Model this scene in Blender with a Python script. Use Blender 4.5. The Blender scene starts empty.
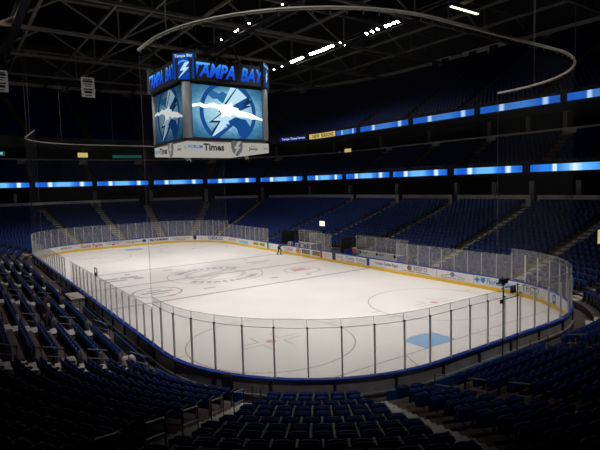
import bpy, bmesh, math, random
import numpy as np
from mathutils import Vector, Matrix
random.seed(7)
scn = bpy.context.scene
COL = scn.collection
PI = math.pi

# ------------------------------------------------------------------ materials
def mat(name, col, rough=.6, metal=0., noise=.0, scale=3., emit=None, estr=1., spec=.4):
    m = bpy.data.materials.new(name); m.use_nodes = True
    nt = m.node_tree; b = nt.nodes['Principled BSDF']
    b.inputs['Base Color'].default_value = (*col, 1); b.inputs['Roughness'].default_value = rough
    b.inputs['Metallic'].default_value = metal; b.inputs['Specular IOR Level'].default_value = spec
    if noise > 0:
        tc = nt.nodes.new('ShaderNodeTexCoord'); n = nt.nodes.new('ShaderNodeTexNoise'); n.inputs['Scale'].default_value = scale
        n.inputs['Detail'].default_value = 5
        r = nt.nodes.new('ShaderNodeValToRGB'); a = 1 - noise; c = 1 + noise
        r.color_ramp.elements[0].position = .3; r.color_ramp.elements[1].position = .7
        r.color_ramp.elements[0].color = (col[0]*a, col[1]*a, col[2]*a, 1); r.color_ramp.elements[1].color = (min(1, col[0]*c), min(1, col[1]*c), min(1, col[2]*c), 1)
        nt.links.new(tc.outputs['Object'], n.inputs['Vector']); nt.links.new(n.outputs['Fac'], r.inputs['Fac']); nt.links.new(r.outputs['Color'], b.inputs['Base Color'])
    if emit:
        b.inputs['Emission Color'].default_value = (*emit, 1); b.inputs['Emission Strength'].default_value = estr
    return m

def emis(name, col, s):
    m = bpy.data.materials.new(name); m.use_nodes = True; nt = m.node_tree; nt.nodes.clear()
    e = nt.nodes.new('ShaderNodeEmission'); o = nt.nodes.new('ShaderNodeOutputMaterial')
    e.inputs['Color'].default_value = (*col, 1); e.inputs['Strength'].default_value = s
    nt.links.new(e.outputs[0], o.inputs[0]); return m

def seethrough(name, tint, haze_col, haze, gloss):
    m = bpy.data.materials.new(name); m.use_nodes = True; nt = m.node_tree; nt.nodes.clear(); N = nt.nodes.new
    o = N('ShaderNodeOutputMaterial'); t = N('ShaderNodeBsdfTransparent'); d = N('ShaderNodeBsdfDiffuse'); g = N('ShaderNodeBsdfGlossy')
    m1 = N('ShaderNodeMixShader'); m2 = N('ShaderNodeMixShader')
    t.inputs[0].default_value = (*tint, 1); d.inputs[0].default_value = (*haze_col, 1); g.inputs['Roughness'].default_value = .15
    m1.inputs[0].default_value = haze; m2.inputs[0].default_value = gloss
    nt.links.new(t.outputs[0], m1.inputs[1]); nt.links.new(d.outputs[0], m1.inputs[2])
    nt.links.new(m1.outputs[0], m2.inputs[1]); nt.links.new(g.outputs[0], m2.inputs[2]); nt.links.new(m2.outputs[0], o.inputs[0])
    return m

M = dict(
    ice=mat('ice', (.80, .755, .715), .38, noise=.035, scale=.35, spec=.3),
    board=mat('board_white', (.80, .79, .77), .45, noise=.03, scale=1.),
    board_back=mat('board_back', (.30, .29, .29), .7, noise=.2, scale=2.),
    brace=mat('board_brace', (.03, .03, .035), .6),
    yellow=mat('kick_yellow', (.86, .55, .03), .4),
    cap=mat('cap_blue', (.012, .05, .36), .35),
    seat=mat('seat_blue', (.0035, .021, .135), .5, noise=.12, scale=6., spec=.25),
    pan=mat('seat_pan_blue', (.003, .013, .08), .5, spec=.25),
    arm=mat('arm_black', (.035, .035, .045), .35),
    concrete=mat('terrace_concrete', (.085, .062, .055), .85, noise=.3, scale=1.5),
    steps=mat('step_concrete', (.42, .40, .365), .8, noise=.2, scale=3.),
    fascia=mat('fascia_concrete', (.44, .40, .375), .8, noise=.12, scale=.7),
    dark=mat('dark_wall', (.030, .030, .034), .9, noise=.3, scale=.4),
    black=mat('black_paint', (.012, .012, .014), .5),
    steel=mat('painted_steel', (.13, .122, .108), .6, noise=.2, scale=1.),
    alu=mat('aluminium_post', (.80, .77, .73), .5),
    rail=mat('rail_grey', (.30, .30, .31), .35, metal=.5),
    skirt=mat('skirt_blue', (.010, .055, .22), .45), white=mat('white_paint', (.75, .74, .72), .5),
    netrail=mat('net_rail', (.40, .375, .33), .5),
    glass=seethrough('clear_panel', (.95, .955, .95), (.62, .62, .62), .10, .03),
    net=seethrough('net_mesh', (.975, .97, .965), (.3, .3, .3), .02, 0.),
    edge=mat('panel_edge', (.30, .31, .31), .4),
    red=mat('line_red', (.44, .33, .32), .5), dot=mat('dot_red', (.62, .36, .34), .5), blue=mat('line_blue', (.34, .34, .37), .5),
    thin=mat('line_thin_red', (.40, .33, .31), .5), grey=mat('ice_logo_grey', (.42, .40, .40), .5), crest=mat('ice_crest_grey', (.60, .575, .555), .5),
    crease=mat('crease_blue', (.29, .46, .68), .45, noise=.08, scale=3.), pink=mat('ice_logo_pink', (.60, .42, .41), .5),
    ink=mat('ad_black', (.02, .02, .025), .5), adred=mat('ad_red', (.62, .03, .04), .5), adblue=mat('ad_blue', (.02, .07, .32), .5),
    adteal=mat('ad_teal', (.05, .50, .62), .5), adyel=mat('ad_yellow', (.62, .50, .05), .5), adgrey=mat('ad_grey', (.22, .22, .24), .5),
    adbrown=mat('ad_brown', (.24, .15, .07), .5), adtan=mat('ad_tan', (.5, .36, .2), .5), adcyan=mat('ad_sky_blue', (.03, .25, .62), .5),
    adgreen=mat('ad_green', (.04, .3, .2), .5),
    skin=mat('skin', (.24, .14, .10), .6), hair=mat('hair', (.02, .015, .012), .7),
    cloth=mat('dark_cloth', (.018, .018, .024), .85), trouser=mat('dark_trousers', (.014, .014, .017), .85), vest=mat('grey_shirt', (.05, .05, .055), .85),
    sign_y=emis('sign_yellow', (1, .78, .22), .55), sign_t=emis('sign_teal', (.02, .22, .16), .35), sign_w=emis('sign_cream', (1, .82, .50), 1.6),
    lamp=emis('lamp_face', (1, .97, .93), 60), tube=emis('tube_face', (1, .9, .72), 3.), warm=emis('suite_lamp', (1, .45, .14), .35),
    navy=emis('ribbon_navy', (.004, .012, .10), 1.), rib_white=emis('ribbon_white', (.62, .75, 1), .9), rib_yel=emis('ribbon_yellow', (.85, .62, .20), .75),
    housing=mat('housing_black', (.012, .012, .014), .5), column=mat('column_grey', (.19, .21, .24), .5),
)

def screen_ribbon(name, cols, strength):
    """LED ribbon picture: bars across the panel, read from its UV"""
    m = bpy.data.materials.new(name); m.use_nodes = True; nt = m.node_tree; nt.nodes.clear(); N = nt.nodes.new
    o = N('ShaderNodeOutputMaterial'); e = N('ShaderNodeEmission'); uv = N('ShaderNodeUVMap'); sx = N('ShaderNodeSeparateXYZ'); r = N('ShaderNodeValToRGB')
    ck = N('ShaderNodeTexChecker'); mp = N('ShaderNodeMapping'); mx = N('ShaderNodeMixRGB')
    r.color_ramp.interpolation = 'LINEAR'; el = r.color_ramp.elements
    while len(el) > 1: el.remove(el[-1])
    el[0].position = cols[0][0]; el[0].color = (*cols[0][1], 1)
    for p, c in cols[1:]:
        q = el.new(p); q.color = (*c, 1)
    mp.inputs['Scale'].default_value = (60, 6, 1); ck.inputs['Scale'].default_value = 1
    ck.inputs['Color1'].default_value = (1, 1, 1, 1); ck.inputs['Color2'].default_value = (.72, .78, .86, 1)
    mx.blend_type = 'MULTIPLY'; mx.inputs[0].default_value = .8
    L = nt.links.new
    L(uv.outputs[0], sx.inputs[0]); L(sx.outputs[0], r.inputs[0]); L(uv.outputs[0], mp.inputs[0]); L(mp.outputs[0], ck.inputs['Vector'])
    L(r.outputs[0], mx.inputs[1]); L(ck.outputs[0], mx.inputs[2]); L(mx.outputs[0], e.inputs[0]); e.inputs[1].default_value = strength; L(e.outputs[0], o.inputs[0])
    return m
B1, B2, B3, WB = (.012, .12, .62), (.03, .24, .85), (.16, .52, .95), (.75, .92, 1.)
RIB_A = screen_ribbon('ribbon_picture_bright', [(0, B2), (.06, B1), (.2, B1), (.235, WB), (.275, WB), (.30, B2), (.38, B3), (.58, B3), (.66, B2), (.76, B1), (.80, WB), (.83, WB), (.86, B2), (1, B1)], 1.15)
RIB_B = screen_ribbon('ribbon_picture_pale', [(0, B1), (.18, B2), (.30, B2), (.325, WB), (.36, WB), (.38, B2), (.52, B3), (.6, WB), (.7, B3), (.95, B2), (1, B1)], 1.15)
RIB_C = screen_ribbon('ribbon_picture_upper', [(0, B1), (.25, (.02, .12, .5)), (.28, (.5, .7, .95)), (.31, (.5, .7, .95)), (.34, (.06, .2, .6)), (.6, (.06, .22, .62)), (.79, B1), (.82, (.5, .7, .95)), (.85, (.5, .7, .95)), (.88, B1), (1, (.02, .1, .4))], 1.0)

def screen_main():
    m = bpy.data.materials.new('screen_picture'); m.use_nodes = True; nt = m.node_tree; nt.nodes.clear(); N = nt.nodes.new; L = nt.links.new
    o = N('ShaderNodeOutputMaterial'); e = N('ShaderNodeEmission'); uv = N('ShaderNodeUVMap'); mp = N('ShaderNodeMapping'); g = N('ShaderNodeTexGradient'); g.gradient_type = 'SPHERICAL'
    r = N('ShaderNodeValToRGB'); n = N('ShaderNodeTexNoise'); mx = N('ShaderNodeMixRGB')
    mp.inputs['Location'].default_value = (-.5*1.25, -.52*1.5, 0); mp.inputs['Scale'].default_value = (1.25, 1.5, 1)
    el = r.color_ramp.elements; el[0].color = (.02, .085, .17, 1); el[1].color = (.72, .92, 1, 1)
    for p, c in ((.30, (.06, .23, .40)), (.62, (.32, .62, .82))):
        q = el.new(p); q.color = (*c, 1)
    n.inputs['Scale'].default_value = 14; n.inputs['Detail'].default_value = 6
    mx.blend_type = 'OVERLAY'; mx.inputs[0].default_value = .55
    L(uv.outputs[0], mp.inputs[0]); L(mp.outputs[0], g.inputs[0]); L(g.outputs['Fac'], r.inputs[0]); L(uv.outputs[0], n.inputs['Vector'])
    L(r.outputs[0], mx.inputs[1]); L(n.outputs['Fac'], mx.inputs[2]); L(mx.outputs[0], e.inputs[0]); e.inputs[1].default_value = .95; L(e.outputs[0], o.inputs[0])
    return m
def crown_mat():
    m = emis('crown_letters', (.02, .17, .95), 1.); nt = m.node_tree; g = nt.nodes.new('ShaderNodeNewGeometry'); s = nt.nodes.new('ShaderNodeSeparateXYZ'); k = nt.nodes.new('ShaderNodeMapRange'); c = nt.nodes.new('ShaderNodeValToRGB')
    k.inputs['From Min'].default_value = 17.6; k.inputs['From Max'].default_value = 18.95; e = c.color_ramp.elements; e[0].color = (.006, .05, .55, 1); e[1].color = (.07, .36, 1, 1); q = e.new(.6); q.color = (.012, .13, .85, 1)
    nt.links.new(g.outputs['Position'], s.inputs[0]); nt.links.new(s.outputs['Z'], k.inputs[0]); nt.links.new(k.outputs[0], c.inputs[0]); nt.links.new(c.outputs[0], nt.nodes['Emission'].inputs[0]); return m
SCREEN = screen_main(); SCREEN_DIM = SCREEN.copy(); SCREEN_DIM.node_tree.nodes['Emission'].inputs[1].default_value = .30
E_RING = emis('screen_ring_blue', (.012, .085, .34), .8); E_MID = emis('screen_mid_blue', (.03, .18, .46), .8); E_DARK = emis('screen_dark', (.008, .03, .07), 1)
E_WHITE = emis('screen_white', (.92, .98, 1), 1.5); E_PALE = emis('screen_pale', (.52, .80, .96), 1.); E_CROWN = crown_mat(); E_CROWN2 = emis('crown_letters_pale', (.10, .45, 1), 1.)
E_CRBG = emis('crown_picture', (.01, .10, .55), .55); E_BAND = emis('ad_band_white', (.62, .60, .55), .62)

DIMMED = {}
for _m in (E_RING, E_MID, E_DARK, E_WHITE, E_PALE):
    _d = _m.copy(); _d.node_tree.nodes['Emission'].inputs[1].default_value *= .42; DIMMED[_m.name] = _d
# ------------------------------------------------------------------ mesh builders
class MB:
    def __init__(s): s.v = []; s.f = []; s.mi = []; s.uv = None
    def add(s, vs, fs, mi=0):
        o = len(s.v); s.v += [tuple(v) for v in vs]; s.f += [tuple(i+o for i in f) for f in fs]; s.mi += [mi]*len(fs); return s
    def box(s, c, size, rot=None, mi=0):
        x, y, z = (q/2 for q in size); vs = [Vector(p) for p in ((-x,-y,-z),(x,-y,-z),(x,y,-z),(-x,y,-z),(-x,-y,z),(x,-y,z),(x,y,z),(-x,y,z))]
        if rot is not None: vs = [rot @ v for v in vs]
        c = Vector(c); return s.add([v+c for v in vs], [(0,3,2,1),(4,5,6,7),(0,1,5,4),(1,2,6,5),(2,3,7,6),(3,0,4,7)], mi)
    def tube(s, pts, r, n=6, closed=False, mi=0):
        pts = [Vector(p) for p in pts]; rings = []
        for i, p in enumerate(pts):
            a = pts[max(0, i-1)]; b = pts[min(len(pts)-1, i+1)]; t = (b-a).normalized()
            u = t.cross(Vector((0, 0, 1)));  u = u.normalized() if u.length > 1e-3 else Vector((1, 0, 0)); w = t.cross(u)
            rings.append([p + u*r*math.cos(2*PI*k/n) + w*r*math.sin(2*PI*k/n) for k in range(n)])
        vs = [v for g in rings for v in g]; fs = []
        for i in range(len(pts)-1):
            for k in range(n): fs.append((i*n+k, i*n+(k+1) % n, (i+1)*n+(k+1) % n, (i+1)*n+k))
        fs.append(tuple(range(n))[::-1]); fs.append(tuple((len(pts)-1)*n+k for k in range(n)))
        return s.add(vs, fs, mi)
    def bar(s, a, b, w, h=None, mi=0):
        a, b = Vector(a), Vector(b); h = h or w; t = (b-a).normalized(); u = t.cross(Vector((0, 0, 1))); u = u.normalized() if u.length > 1e-3 else Vector((1, 0, 0)); k = u.cross(t)
        vs = [p + u*sx*w/2 + k*sz*h/2 for p in (a, b) for sx, sz in ((-1,-1),(1,-1),(1,1),(-1,1))]
        return s.add(vs, [(0,1,2,3),(7,6,5,4),(0,4,5,1),(1,5,6,2),(2,6,7,3),(3,7,4,0)], mi)
    def cyl(s, c, r, h, n=16, axis='Z', mi=0):
        c = Vector(c); vs = []
        for z in (-h/2, h/2):
            for k in range(n):
                a, b = r*math.cos(2*PI*k/n), r*math.sin(2*PI*k/n)
                vs.append(c + Vector({'Z': (a, b, z), 'Y': (a, z, b), 'X': (z, a, b)}[axis]))
        return s.add(vs, [tuple(range(n))[::-1], tuple(range(n, 2*n))] + [(k, (k+1) % n, n+(k+1) % n, n+k) for k in range(n)], mi)
    def build(s, name, m, parent=None, smooth=False):
        me = bpy.data.meshes.new(name); me.from_pydata(s.v, [], s.f)
        for q in (m if isinstance(m, (list, tuple)) else [m]): me.materials.append(q)
        if any(s.mi): me.polygons.foreach_set('material_index', s.mi)
        if s.uv:
            lay = me.uv_layers.new(name='UVMap')
            for lp in me.loops: lay.data[lp.index].uv = s.uv[lp.vertex_index]
        if smooth: me.polygons.foreach_set('use_smooth', [True]*len(me.polygons))
        me.update(); o = bpy.data.objects.new(name, me); COL.objects.link(o)
        if parent: o.parent = parent
        return o

def tag(o, label=None, cat=None, group=None, kind=None):
    if label: o['label'] = label
    if cat: o['category'] = cat
    if group: o['group'] = group
    if kind: o['kind'] = kind
    return o
def empty(name, loc=(0, 0, 0), rz=0):
    o = bpy.data.objects.new(name, None); COL.objects.link(o); o.location = loc; o.rotation_euler = (0, 0, rz); o.empty_display_size = .2; return o
def struct(o, label=None, cat=None): return tag(o, label, cat, None, 'structure')
def copy_tree(root, loc, rz):
    r = root.copy(); COL.objects.link(r); r.location = loc; r.rotation_euler = (0, 0, rz)
    for ch in root.children:
        c = ch.copy(); COL.objects.link(c); c.parent = r
        for g in ch.children:
            d = g.copy(); COL.objects.link(d); d.parent = c
    return r
def ordinal(n): return f"{n}{'th' if 10 <= n % 100 <= 20 else {1: 'st', 2: 'nd', 3: 'rd'}.get(n % 10, 'th')}"

_txt = {}
def text_geo(body, size=1., shear=0., bold=0., space=1.):
    """flat lettering as mesh data, centred, in local u (right) and v (up)"""
    k = (body, shear, bold, space)
    if k not in _txt:
        c = bpy.data.curves.new('lettering', 'FONT'); c.body = body; c.size = 1; c.shear = shear; c.offset = bold; c.space_character = space; c.resolution_u = 2; c.align_x = 'CENTER'; c.align_y = 'CENTER'
        o = bpy.data.objects.new('lettering', c); COL.objects.link(o); bpy.context.view_layer.update()
        me = bpy.data.meshes.new_from_object(o.evaluated_get(bpy.context.evaluated_depsgraph_get()))
        vs = np.array([tuple(v.co) for v in me.vertices]).reshape(-1, 3)[:, :2]; fs = [tuple(p.vertices) for p in me.polygons]
        lo, hi = vs.min(0), vs.max(0); vs = vs - (lo+hi)/2
        _txt[k] = (vs, fs, hi-lo); bpy.data.objects.remove(o); bpy.data.curves.remove(c); bpy.data.meshes.remove(me)
    return _txt[k]
def fit_text(body, w, h, **kw):
    vs, fs, d = text_geo(body, **kw); return vs*np.array([w/d[0], h/d[1]]), fs
def disc(w, h, n=20, u=0, v=0):
    return np.array([(u+w/2*math.cos(2*PI*k/n), v+h/2*math.sin(2*PI*k/n)) for k in range(n)]), [tuple(range(n))]
def rect(w, h, u=0, v=0): return np.array([(u-w/2, v-h/2), (u+w/2, v-h/2), (u+w/2, v+h/2), (u-w/2, v+h/2)]), [(0, 1, 2, 3)]
def poly(pts): return np.array(pts, float), [tuple(range(len(pts)))]
def ring_geo(ro, ri, n=40, sx=1., clip=9.):
    vs = []; fs = []
    for k in range(n):
        a = 2*PI*k/n
        for r in (ro, ri): vs.append((r*sx*math.cos(a), max(-clip, min(clip, r*math.sin(a)))))
    for k in range(n):
        j = (k+1) % n; fs.append((2*k, 2*k+1, 2*j+1, 2*j))
    return np.array(vs), fs

# ------------------------------------------------------------------ rink outline: s runs along the boards, d outward
W, L, R = 12.95, 60.96, 8.53
SE, SS, AR = 2*(W-R), L-2*R, R*PI/2
SEG = [('l', (-W+R, L), (1, 0), (0, 1), SE), ('a', (W-R, L-R), 90, 0, AR), ('l', (W, L-R), (0, -1), (1, 0), SS), ('a', (W-R, R), 0, 0, AR),
       ('l', (W-R, 0), (-1, 0), (0, -1), SE), ('a', (-W+R, R), -90, 0, AR), ('l', (-W, R), (0, 1), (-1, 0), SS), ('a', (-W+R, L-R), 180, 0, AR)]
TOT = sum(g[4] for g in SEG)
BRK = [0]
for g in SEG: BRK.append(BRK[-1]+g[4])
def at(s, d=0.):
    """point, outward normal and direction of growing s"""
    s %= TOT
    for k, c, a, b, l in SEG:
        if s <= l+1e-9:
            if k == 'l': return (c[0]+a[0]*s+b[0]*d, c[1]+a[1]*s+b[1]*d), b, a
            t = math.radians(a)-s/R; n = (math.cos(t), math.sin(t)); return (c[0]+(R+d)*n[0], c[1]+(R+d)*n[1]), n, (n[1], -n[0])
        s -= l
    return at(0, d)
def P(s, d, z): p = at(s, d)[0]; return Vector((p[0], p[1], z))
def samples(s0, s1, step=.9):
    """s values from s0 to s1 hitting the joints of straight and curve"""
    out = [s0]; k0 = math.floor(s0/TOT)
    br = sorted(b+k*TOT for k in range(k0, k0+3) for b in BRK[:-1])
    stops = [b for b in br if s0 < b < s1]+[s1]
    for e in stops:
        a = out[-1]; mid = ((a+e)/2) % TOT
        kind = next(SEG[i][0] for i in range(8) if BRK[i] <= mid <= BRK[i+1])
        n = max(1, int(math.ceil((e-a)/(step if kind == 'a' else 7.))))
        out += [a+(e-a)*(i+1)/n for i in range(n)]
    return out
def sweep(name, prof, s0, s1, m, parent=None, step=.9, closed_prof=True, mb=None, mi=0):
    """profile of (d, z) points swept along the outline"""
    full = abs(s1-s0-TOT) < 1e-6; ss = samples(s0, s1, step); ss = ss[:-1] if full else ss
    mb0 = mb or MB(); n = len(prof); vs = [P(s, d, z) for s in ss for d, z in prof]; fs = []; ns = len(ss)
    for i in range(ns if full else ns-1):
        j = (i+1) % ns
        for k in range(n if closed_prof else n-1):
            q = (k+1) % n; fs.append((i*n+k, i*n+q, j*n+q, j*n+k))
    if not full and closed_prof: fs += [tuple(range(n)), tuple((ns-1)*n+k for k in range(n))[::-1]]
    mb0.add(vs, fs, mi)
    return mb0 if mb else mb0.build(name, m, parent)
def wrap(name, geo, s0, z0, m, parent, d=-.014):
    """flat artwork bent onto the face of the boards"""
    vs, fs = geo; return MB().add([P(s0+u, d, z0+v) for u, v in vs], fs).build(name, m, parent)
def flat(name, geo, origin, ux, uz, m, parent, off=0.):
    """artwork on a plane face: ux = reading direction, uz = up"""
    vs, fs = geo; o = Vector(origin); ux = Vector(ux); uz = Vector(uz); n = ux.cross(uz)
    return MB().add([o+ux*u+uz*v+n*off for u, v in vs], fs).build(name, m, parent)

# ------------------------------------------------------------------ camera (metres, from the rink's true size)
cam = bpy.data.cameras.new('camera'); cam.sensor_width = 36; cam.lens = 493.84/600*36; cam.clip_end = 500
co = bpy.data.objects.new('camera', cam); COL.objects.link(co); scn.camera = co
CP = Vector((-20.394, -13.12, 8.471)); yaw, pitch, roll = .611105, .0814629, -.0263125
fw = Vector((math.sin(yaw)*math.cos(pitch), math.cos(yaw)*math.cos(pitch), -math.sin(pitch))); rt = Vector((math.cos(yaw), -math.sin(yaw), 0)); up = rt.cross(fw)
rt, up = rt*math.cos(roll)+up*math.sin(roll), up*math.cos(roll)-rt*math.sin(roll)
mw = Matrix((rt, up, -fw)).transposed().to_4x4(); mw.translation = CP; co.matrix_world = mw
def project(p):
    d = Vector(p)-CP; z = d.dot(fw); return (300+493.84*d.dot(rt)/z, 225-493.84*d.dot(up)/z, z)

# ================================================================== ICE
mb = MB(); ss = samples(0, TOT)[:-1]; mb.add([P(s, -.002, 0) for s in ss]+[P(s, -.002, -.1) for s in ss], [tuple(range(len(ss)))[::-1]])
ice = struct(mb.build('floor_ice', M['ice']), 'white ice surface of the hockey rink with painted lines', 'ice')
n_layer = [0]
def paint(name, geo, x, y, m, rot=0., label=None):
    n_layer[0] += 1; z = .004+.0004*(n_layer[0] % 8); vs, fs = geo; c, s = math.cos(rot), math.sin(rot)
    o = MB().add([(x+u*c-v*s, y+u*s+v*c, z) for u, v in vs], fs).build(name, m, ice)
    if label: o['label'] = label
    return o
def xw(y):   # half width of the ice at y
    e = R-y if y < R else (y-(L-R) if y > L-R else 0); return W-R+math.sqrt(max(0, R*R-e*e)) if e > 0 else W
paint('blue_line', rect(2*W, .30), 0, 22.86, M['blue'], label='blue line nearer the camera'); paint('blue_line', rect(2*W, .30), 0, 38.10, M['blue'], label='far blue line')
paint('center_line', rect(2*W, .30), 0, 30.48, M['red'], label='red center line')
for y in (3.35, L-3.35): paint('goal_line', rect(2*xw(y), .07), 0, y, M['thin'])
for sg, y in ((1, 3.35), (-1, L-3.35)):
    pts = [(-1.22, 0), (1.22, 0), (1.22, 1.37*sg)]+[(1.22*math.cos(t*PI/10), sg*(1.37+.46*math.sin(t*PI/10))) for t in range(1, 10)]+[(-1.22, 1.37*sg)]
    paint('goal_crease', poly(pts), 0, y, M['crease'], label='blue goal crease with rounded front')
    for sx in (-1, 1):
        a, b = Vector((sx*2.74, 0)), Vector((sx*4.27, -sg*3.3)); t = (b-a).normalized(); n = Vector((-t.y, t.x))*.03
        paint('trapezoid_line', poly([a-n, b-n, b+n, a+n]), 0, y, M['thin'])
def faceoff(x, y):
    paint('faceoff_circle', ring_geo(4.60, 4.53, 72), x, y, M['thin']); paint('faceoff_dot', ring_geo(.30, .02, 20), x, y, M['dot'])
    for sx in (-1, 1):
        for sy in (-1, 1):
            paint('faceoff_mark', poly([(0, 0), (1.2*sx, 0), (1.2*sx, .06*sy), (0, .06*sy)]), x+.61*sx, y+.23*sy, M['thin'])
            paint('faceoff_mark', poly([(0, 0), (0, .95*sy), (.06*sx, .95*sy), (.06*sx, 0)]), x+.61*sx, y+.23*sy, M['thin'])
        for dy in (-.85, .85): paint('hash_mark', rect(.6, .06), x+sx*4.9, y+dy*.9, M['thin'])
for x in (-6.7, 6.7):
    for y in (9.45, L-9.45): faceoff(x, y)
    for y in (24.4, 36.6): paint('neutral_dot', ring_geo(.30, .02, 20), x, y, M['dot'])
# centre crest, its ring of worn lettering marks and the neutral zone adverts
paint('center_circle', ring_geo(4.60, 4.52, 72), 0, 30.48, M['blue'])
bolt = [(-2.9, -.9), (-1.3, .4), (-2.0, .5), (.3, 1.7), (3.1, 2.0), (1.0, .7), (1.9, .6), (-.4, -.7), (.6, -.8), (-2.2, -2.3), (-1.4, -.9)]
paint('center_crest', ring_geo(2.95, 2.55, 48), 0, 30.48, M['crest']); paint('center_crest', poly([(x*.8, y*.9) for x, y in bolt]), 0, 30.48, M['crest'], label='grey lightning crest at centre ice')
for base_a, n in ((35, 11), (215, 11)):
    for k in range(n):
        a = math.radians(base_a+k*10.5); w = .42 if k % 3 else .62
        paint('crest_letter', rect(w, .72), 3.75*math.cos(a), 30.48+3.75*math.sin(a), M['grey'], a-PI/2)
paint('ice_advert', ring_geo(2.05, 1.85, 40, 1.), -7.2, 26.3, M['grey'], label='grey oval ice logo'); paint('ice_advert', rect(2.6, .45), -7.2, 26.35, M['grey']); paint('ice_advert', rect(1.2, .3), -7.2, 27.1, M['grey']); paint('ice_advert', rect(1.4, .25), -7.2, 25.6, M['grey'])
for u, v, w, h in ((-1.2, .55, 1.5, .7), (.6, .5, 1.7, .8), (-.9, -.6, 2.0, .6), (1.2, -.5, .9, .8)): paint('ice_advert', rect(w, h, u, v), -7.6, 34.4, M['grey'])
paint('ice_advert', ring_geo(1.9, 1.65, 36), 7.6, 26.7, M['crest']); paint('ice_advert', rect(2.2, .6), 7.6, 26.7, M['pink'], label='faded pink ice logo'); paint('ice_advert', rect(1.6, .9), 7.6, 27.4, M['pink'])
paint('ice_advert', rect(3., .8), 7.2, 34.6, M['crest']); paint('ice_advert', rect(1.8, .5), 6.6, 33.6, M['crest'])
for x, y, w in ((-3.2, 25.0, 1.0), (3.4, 25.1, .8), (-2.6, 36.4, 1.)): paint('ice_advert', rect(w, .35), x, y, M['grey'])

# ================================================================== BOARDS
bd = empty('dasher_boards', P(TOT/2-2, 0, 0)); tag(bd, 'white dasher boards with yellow kick strip and blue cap around the whole rink', 'boards')
def on_boards(o):
    o.location = -bd.location; return o
on_boards(sweep('board_panel', [(0, 0), (.07, 0), (.07, 1.0), (0, 1.0)], 0, TOT, M['board'], bd))
on_boards(sweep('outer_panel', [(.075, .05), (.11, .05), (.11, 1.0), (.075, 1.0)], 0, TOT, M['board_back'], bd))
on_boards(sweep('kick_plate', [(-.012, 0), (-.002, 0), (-.002, .27), (-.012, .27)], 0, TOT, M['yellow'], bd))
on_boards(sweep('cap_rail', [(-.02, 1.0), (.20, 1.0), (.20, 1.075), (-.02, 1.075)], 0, TOT, M['cap'], bd))
on_boards(sweep('outer_ledge', [(.115, .36), (.22, .36), (.22, .42), (.115, .42)], 0, TOT, M['board_back'], bd))
for k in range(34):                                                      # supports on the outside of the boards towards the camera
    s = 76+k*2.44; pmb = MB(); c = P(s, .15, .5); n = at(s)[1]
    pmb.box(c, (.09, .09, .98), Matrix.Rotation(math.atan2(n[1], n[0]), 3, 'Z')); on_boards(pmb.build('board_support', M['brace'], bd))
def advert(name, geo, s0, z0, m, label=None, d=-.014):
    o = on_boards(wrap(name, geo, s0, z0, m, bd, d)); 
    if label: o['label'] = label
    return o
def ad_text(body, sa, sb, h, z, m, label=None, **kw): return advert('advert_lettering', fit_text(body, sb-sa, h, **kw), (sa+sb)/2, z, M[m], label)
ad_text('BRIGHT HOUSE', -4.7, -3.75, .26, .66, 'ink', bold=.03); ad_text('Sports', -3.6, -3.0, .3, .66, 'ink', bold=.02)
ad_text('State Farm', -1.75, 1.22, .50, .64, 'adred', 'red advert lettering', bold=.02)
for u, w in ((1.75, .35), (2.25, .45), (2.8, .35), (3.3, .5), (3.8, .4)): advert('advert_mark', rect(w, .08), u, .80, M['adgrey'])
advert('advert_mark', disc(.5, .22), 2.7, .55, M['adred']); advert('advert_mark', rect(1.7, .06), 2.7, .58, M['adgrey'])
for u, w, m_ in ((4.9, .5, 'adtan'), (5.5, .4, 'adgrey'), (6.1, .6, 'adtan'), (6.6, .3, 'adtan')): advert('advert_mark', rect(w, .16), u, .62, M[m_])
advert('advert_mark', disc(.65, .44), 7.2, .68, M['adblue'])
ad_text('BILLY & MARKET', 8.1, 10.95, .34, .66, 'ink', bold=.04)
ad_text('CHASE & RODICK', 11.4, 14.1, .34, .68, 'adgrey'); advert('advert_mark', rect(1.6, .06), 12.7, .44, M['adgrey'])
advert('league_shield', poly([(-.3, .28), (0, .34), (.3, .28), (.28, -.1), (0, -.32), (-.28, -.1)]), 14.95, .66, M['ink'], 'black shield emblem'); ad_text('NHL', 14.75, 15.15, .16, .68, 'white', bold=.02)
ad_text('.com', 15.4, 16.3, .2, .6, 'adgrey')
ad_text('GEICO', 17.1, 20.1, .50, .66, 'adblue', 'dark blue advert lettering', bold=.03)
ad_text('AMTE', 21.5, 23.8, .36, .66, 'adred'); ad_text('ecket', 24.9, 27.5, .42, .64, 'adteal', 'teal advert lettering', bold=.03)
for a, b in ((28.9, 30.3), (30.6, 32.0)):
    advert('advert_patch', rect(b-a, .42), (a+b)/2, .64, M['adyel']); advert('advert_lettering', fit_text('WALL', (b-a)*.9, .26, bold=.03), (a+b)/2, .64, M['ink'], d=-.018)
advert('line_marker', rect(.42, .72), 32.76, .64, M['adgreen'], 'green marker strip')
ad_text('Ask', 37.3, 38.6, .44, .64, 'adred', shear=.3); advert('advert_emblem', ring_geo(.36, .2, 24, 1.5), 39.7, .64, M['adtan']); advert('advert_emblem', disc(.5, .3), 39.7, .64, M['adred'], d=-.018)
for a, b in ((40.5, 42.0), (42.55, 43.9)):
    advert('advert_patch', rect(b-a, .46), (a+b)/2, .64, M['ink']); advert('advert_lettering', fit_text('ACES', (b-a)*.85, .28, bold=.03), (a+b)/2, .64, M['adyel'], d=-.018)
advert('line_marker', rect(.40, .72), 44.19, .64, M['adred'], 'red marker at the centre line')
advert('bench_gate', rect(.55, .72), 46.45, .64, M['brace'], 'dark bench gate'); ad_text('7/11', 44.8, 45.8, .3, .64, 'adred'); ad_text('arg', 47.1, 47.8, .3, .62, 'adtan')
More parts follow.
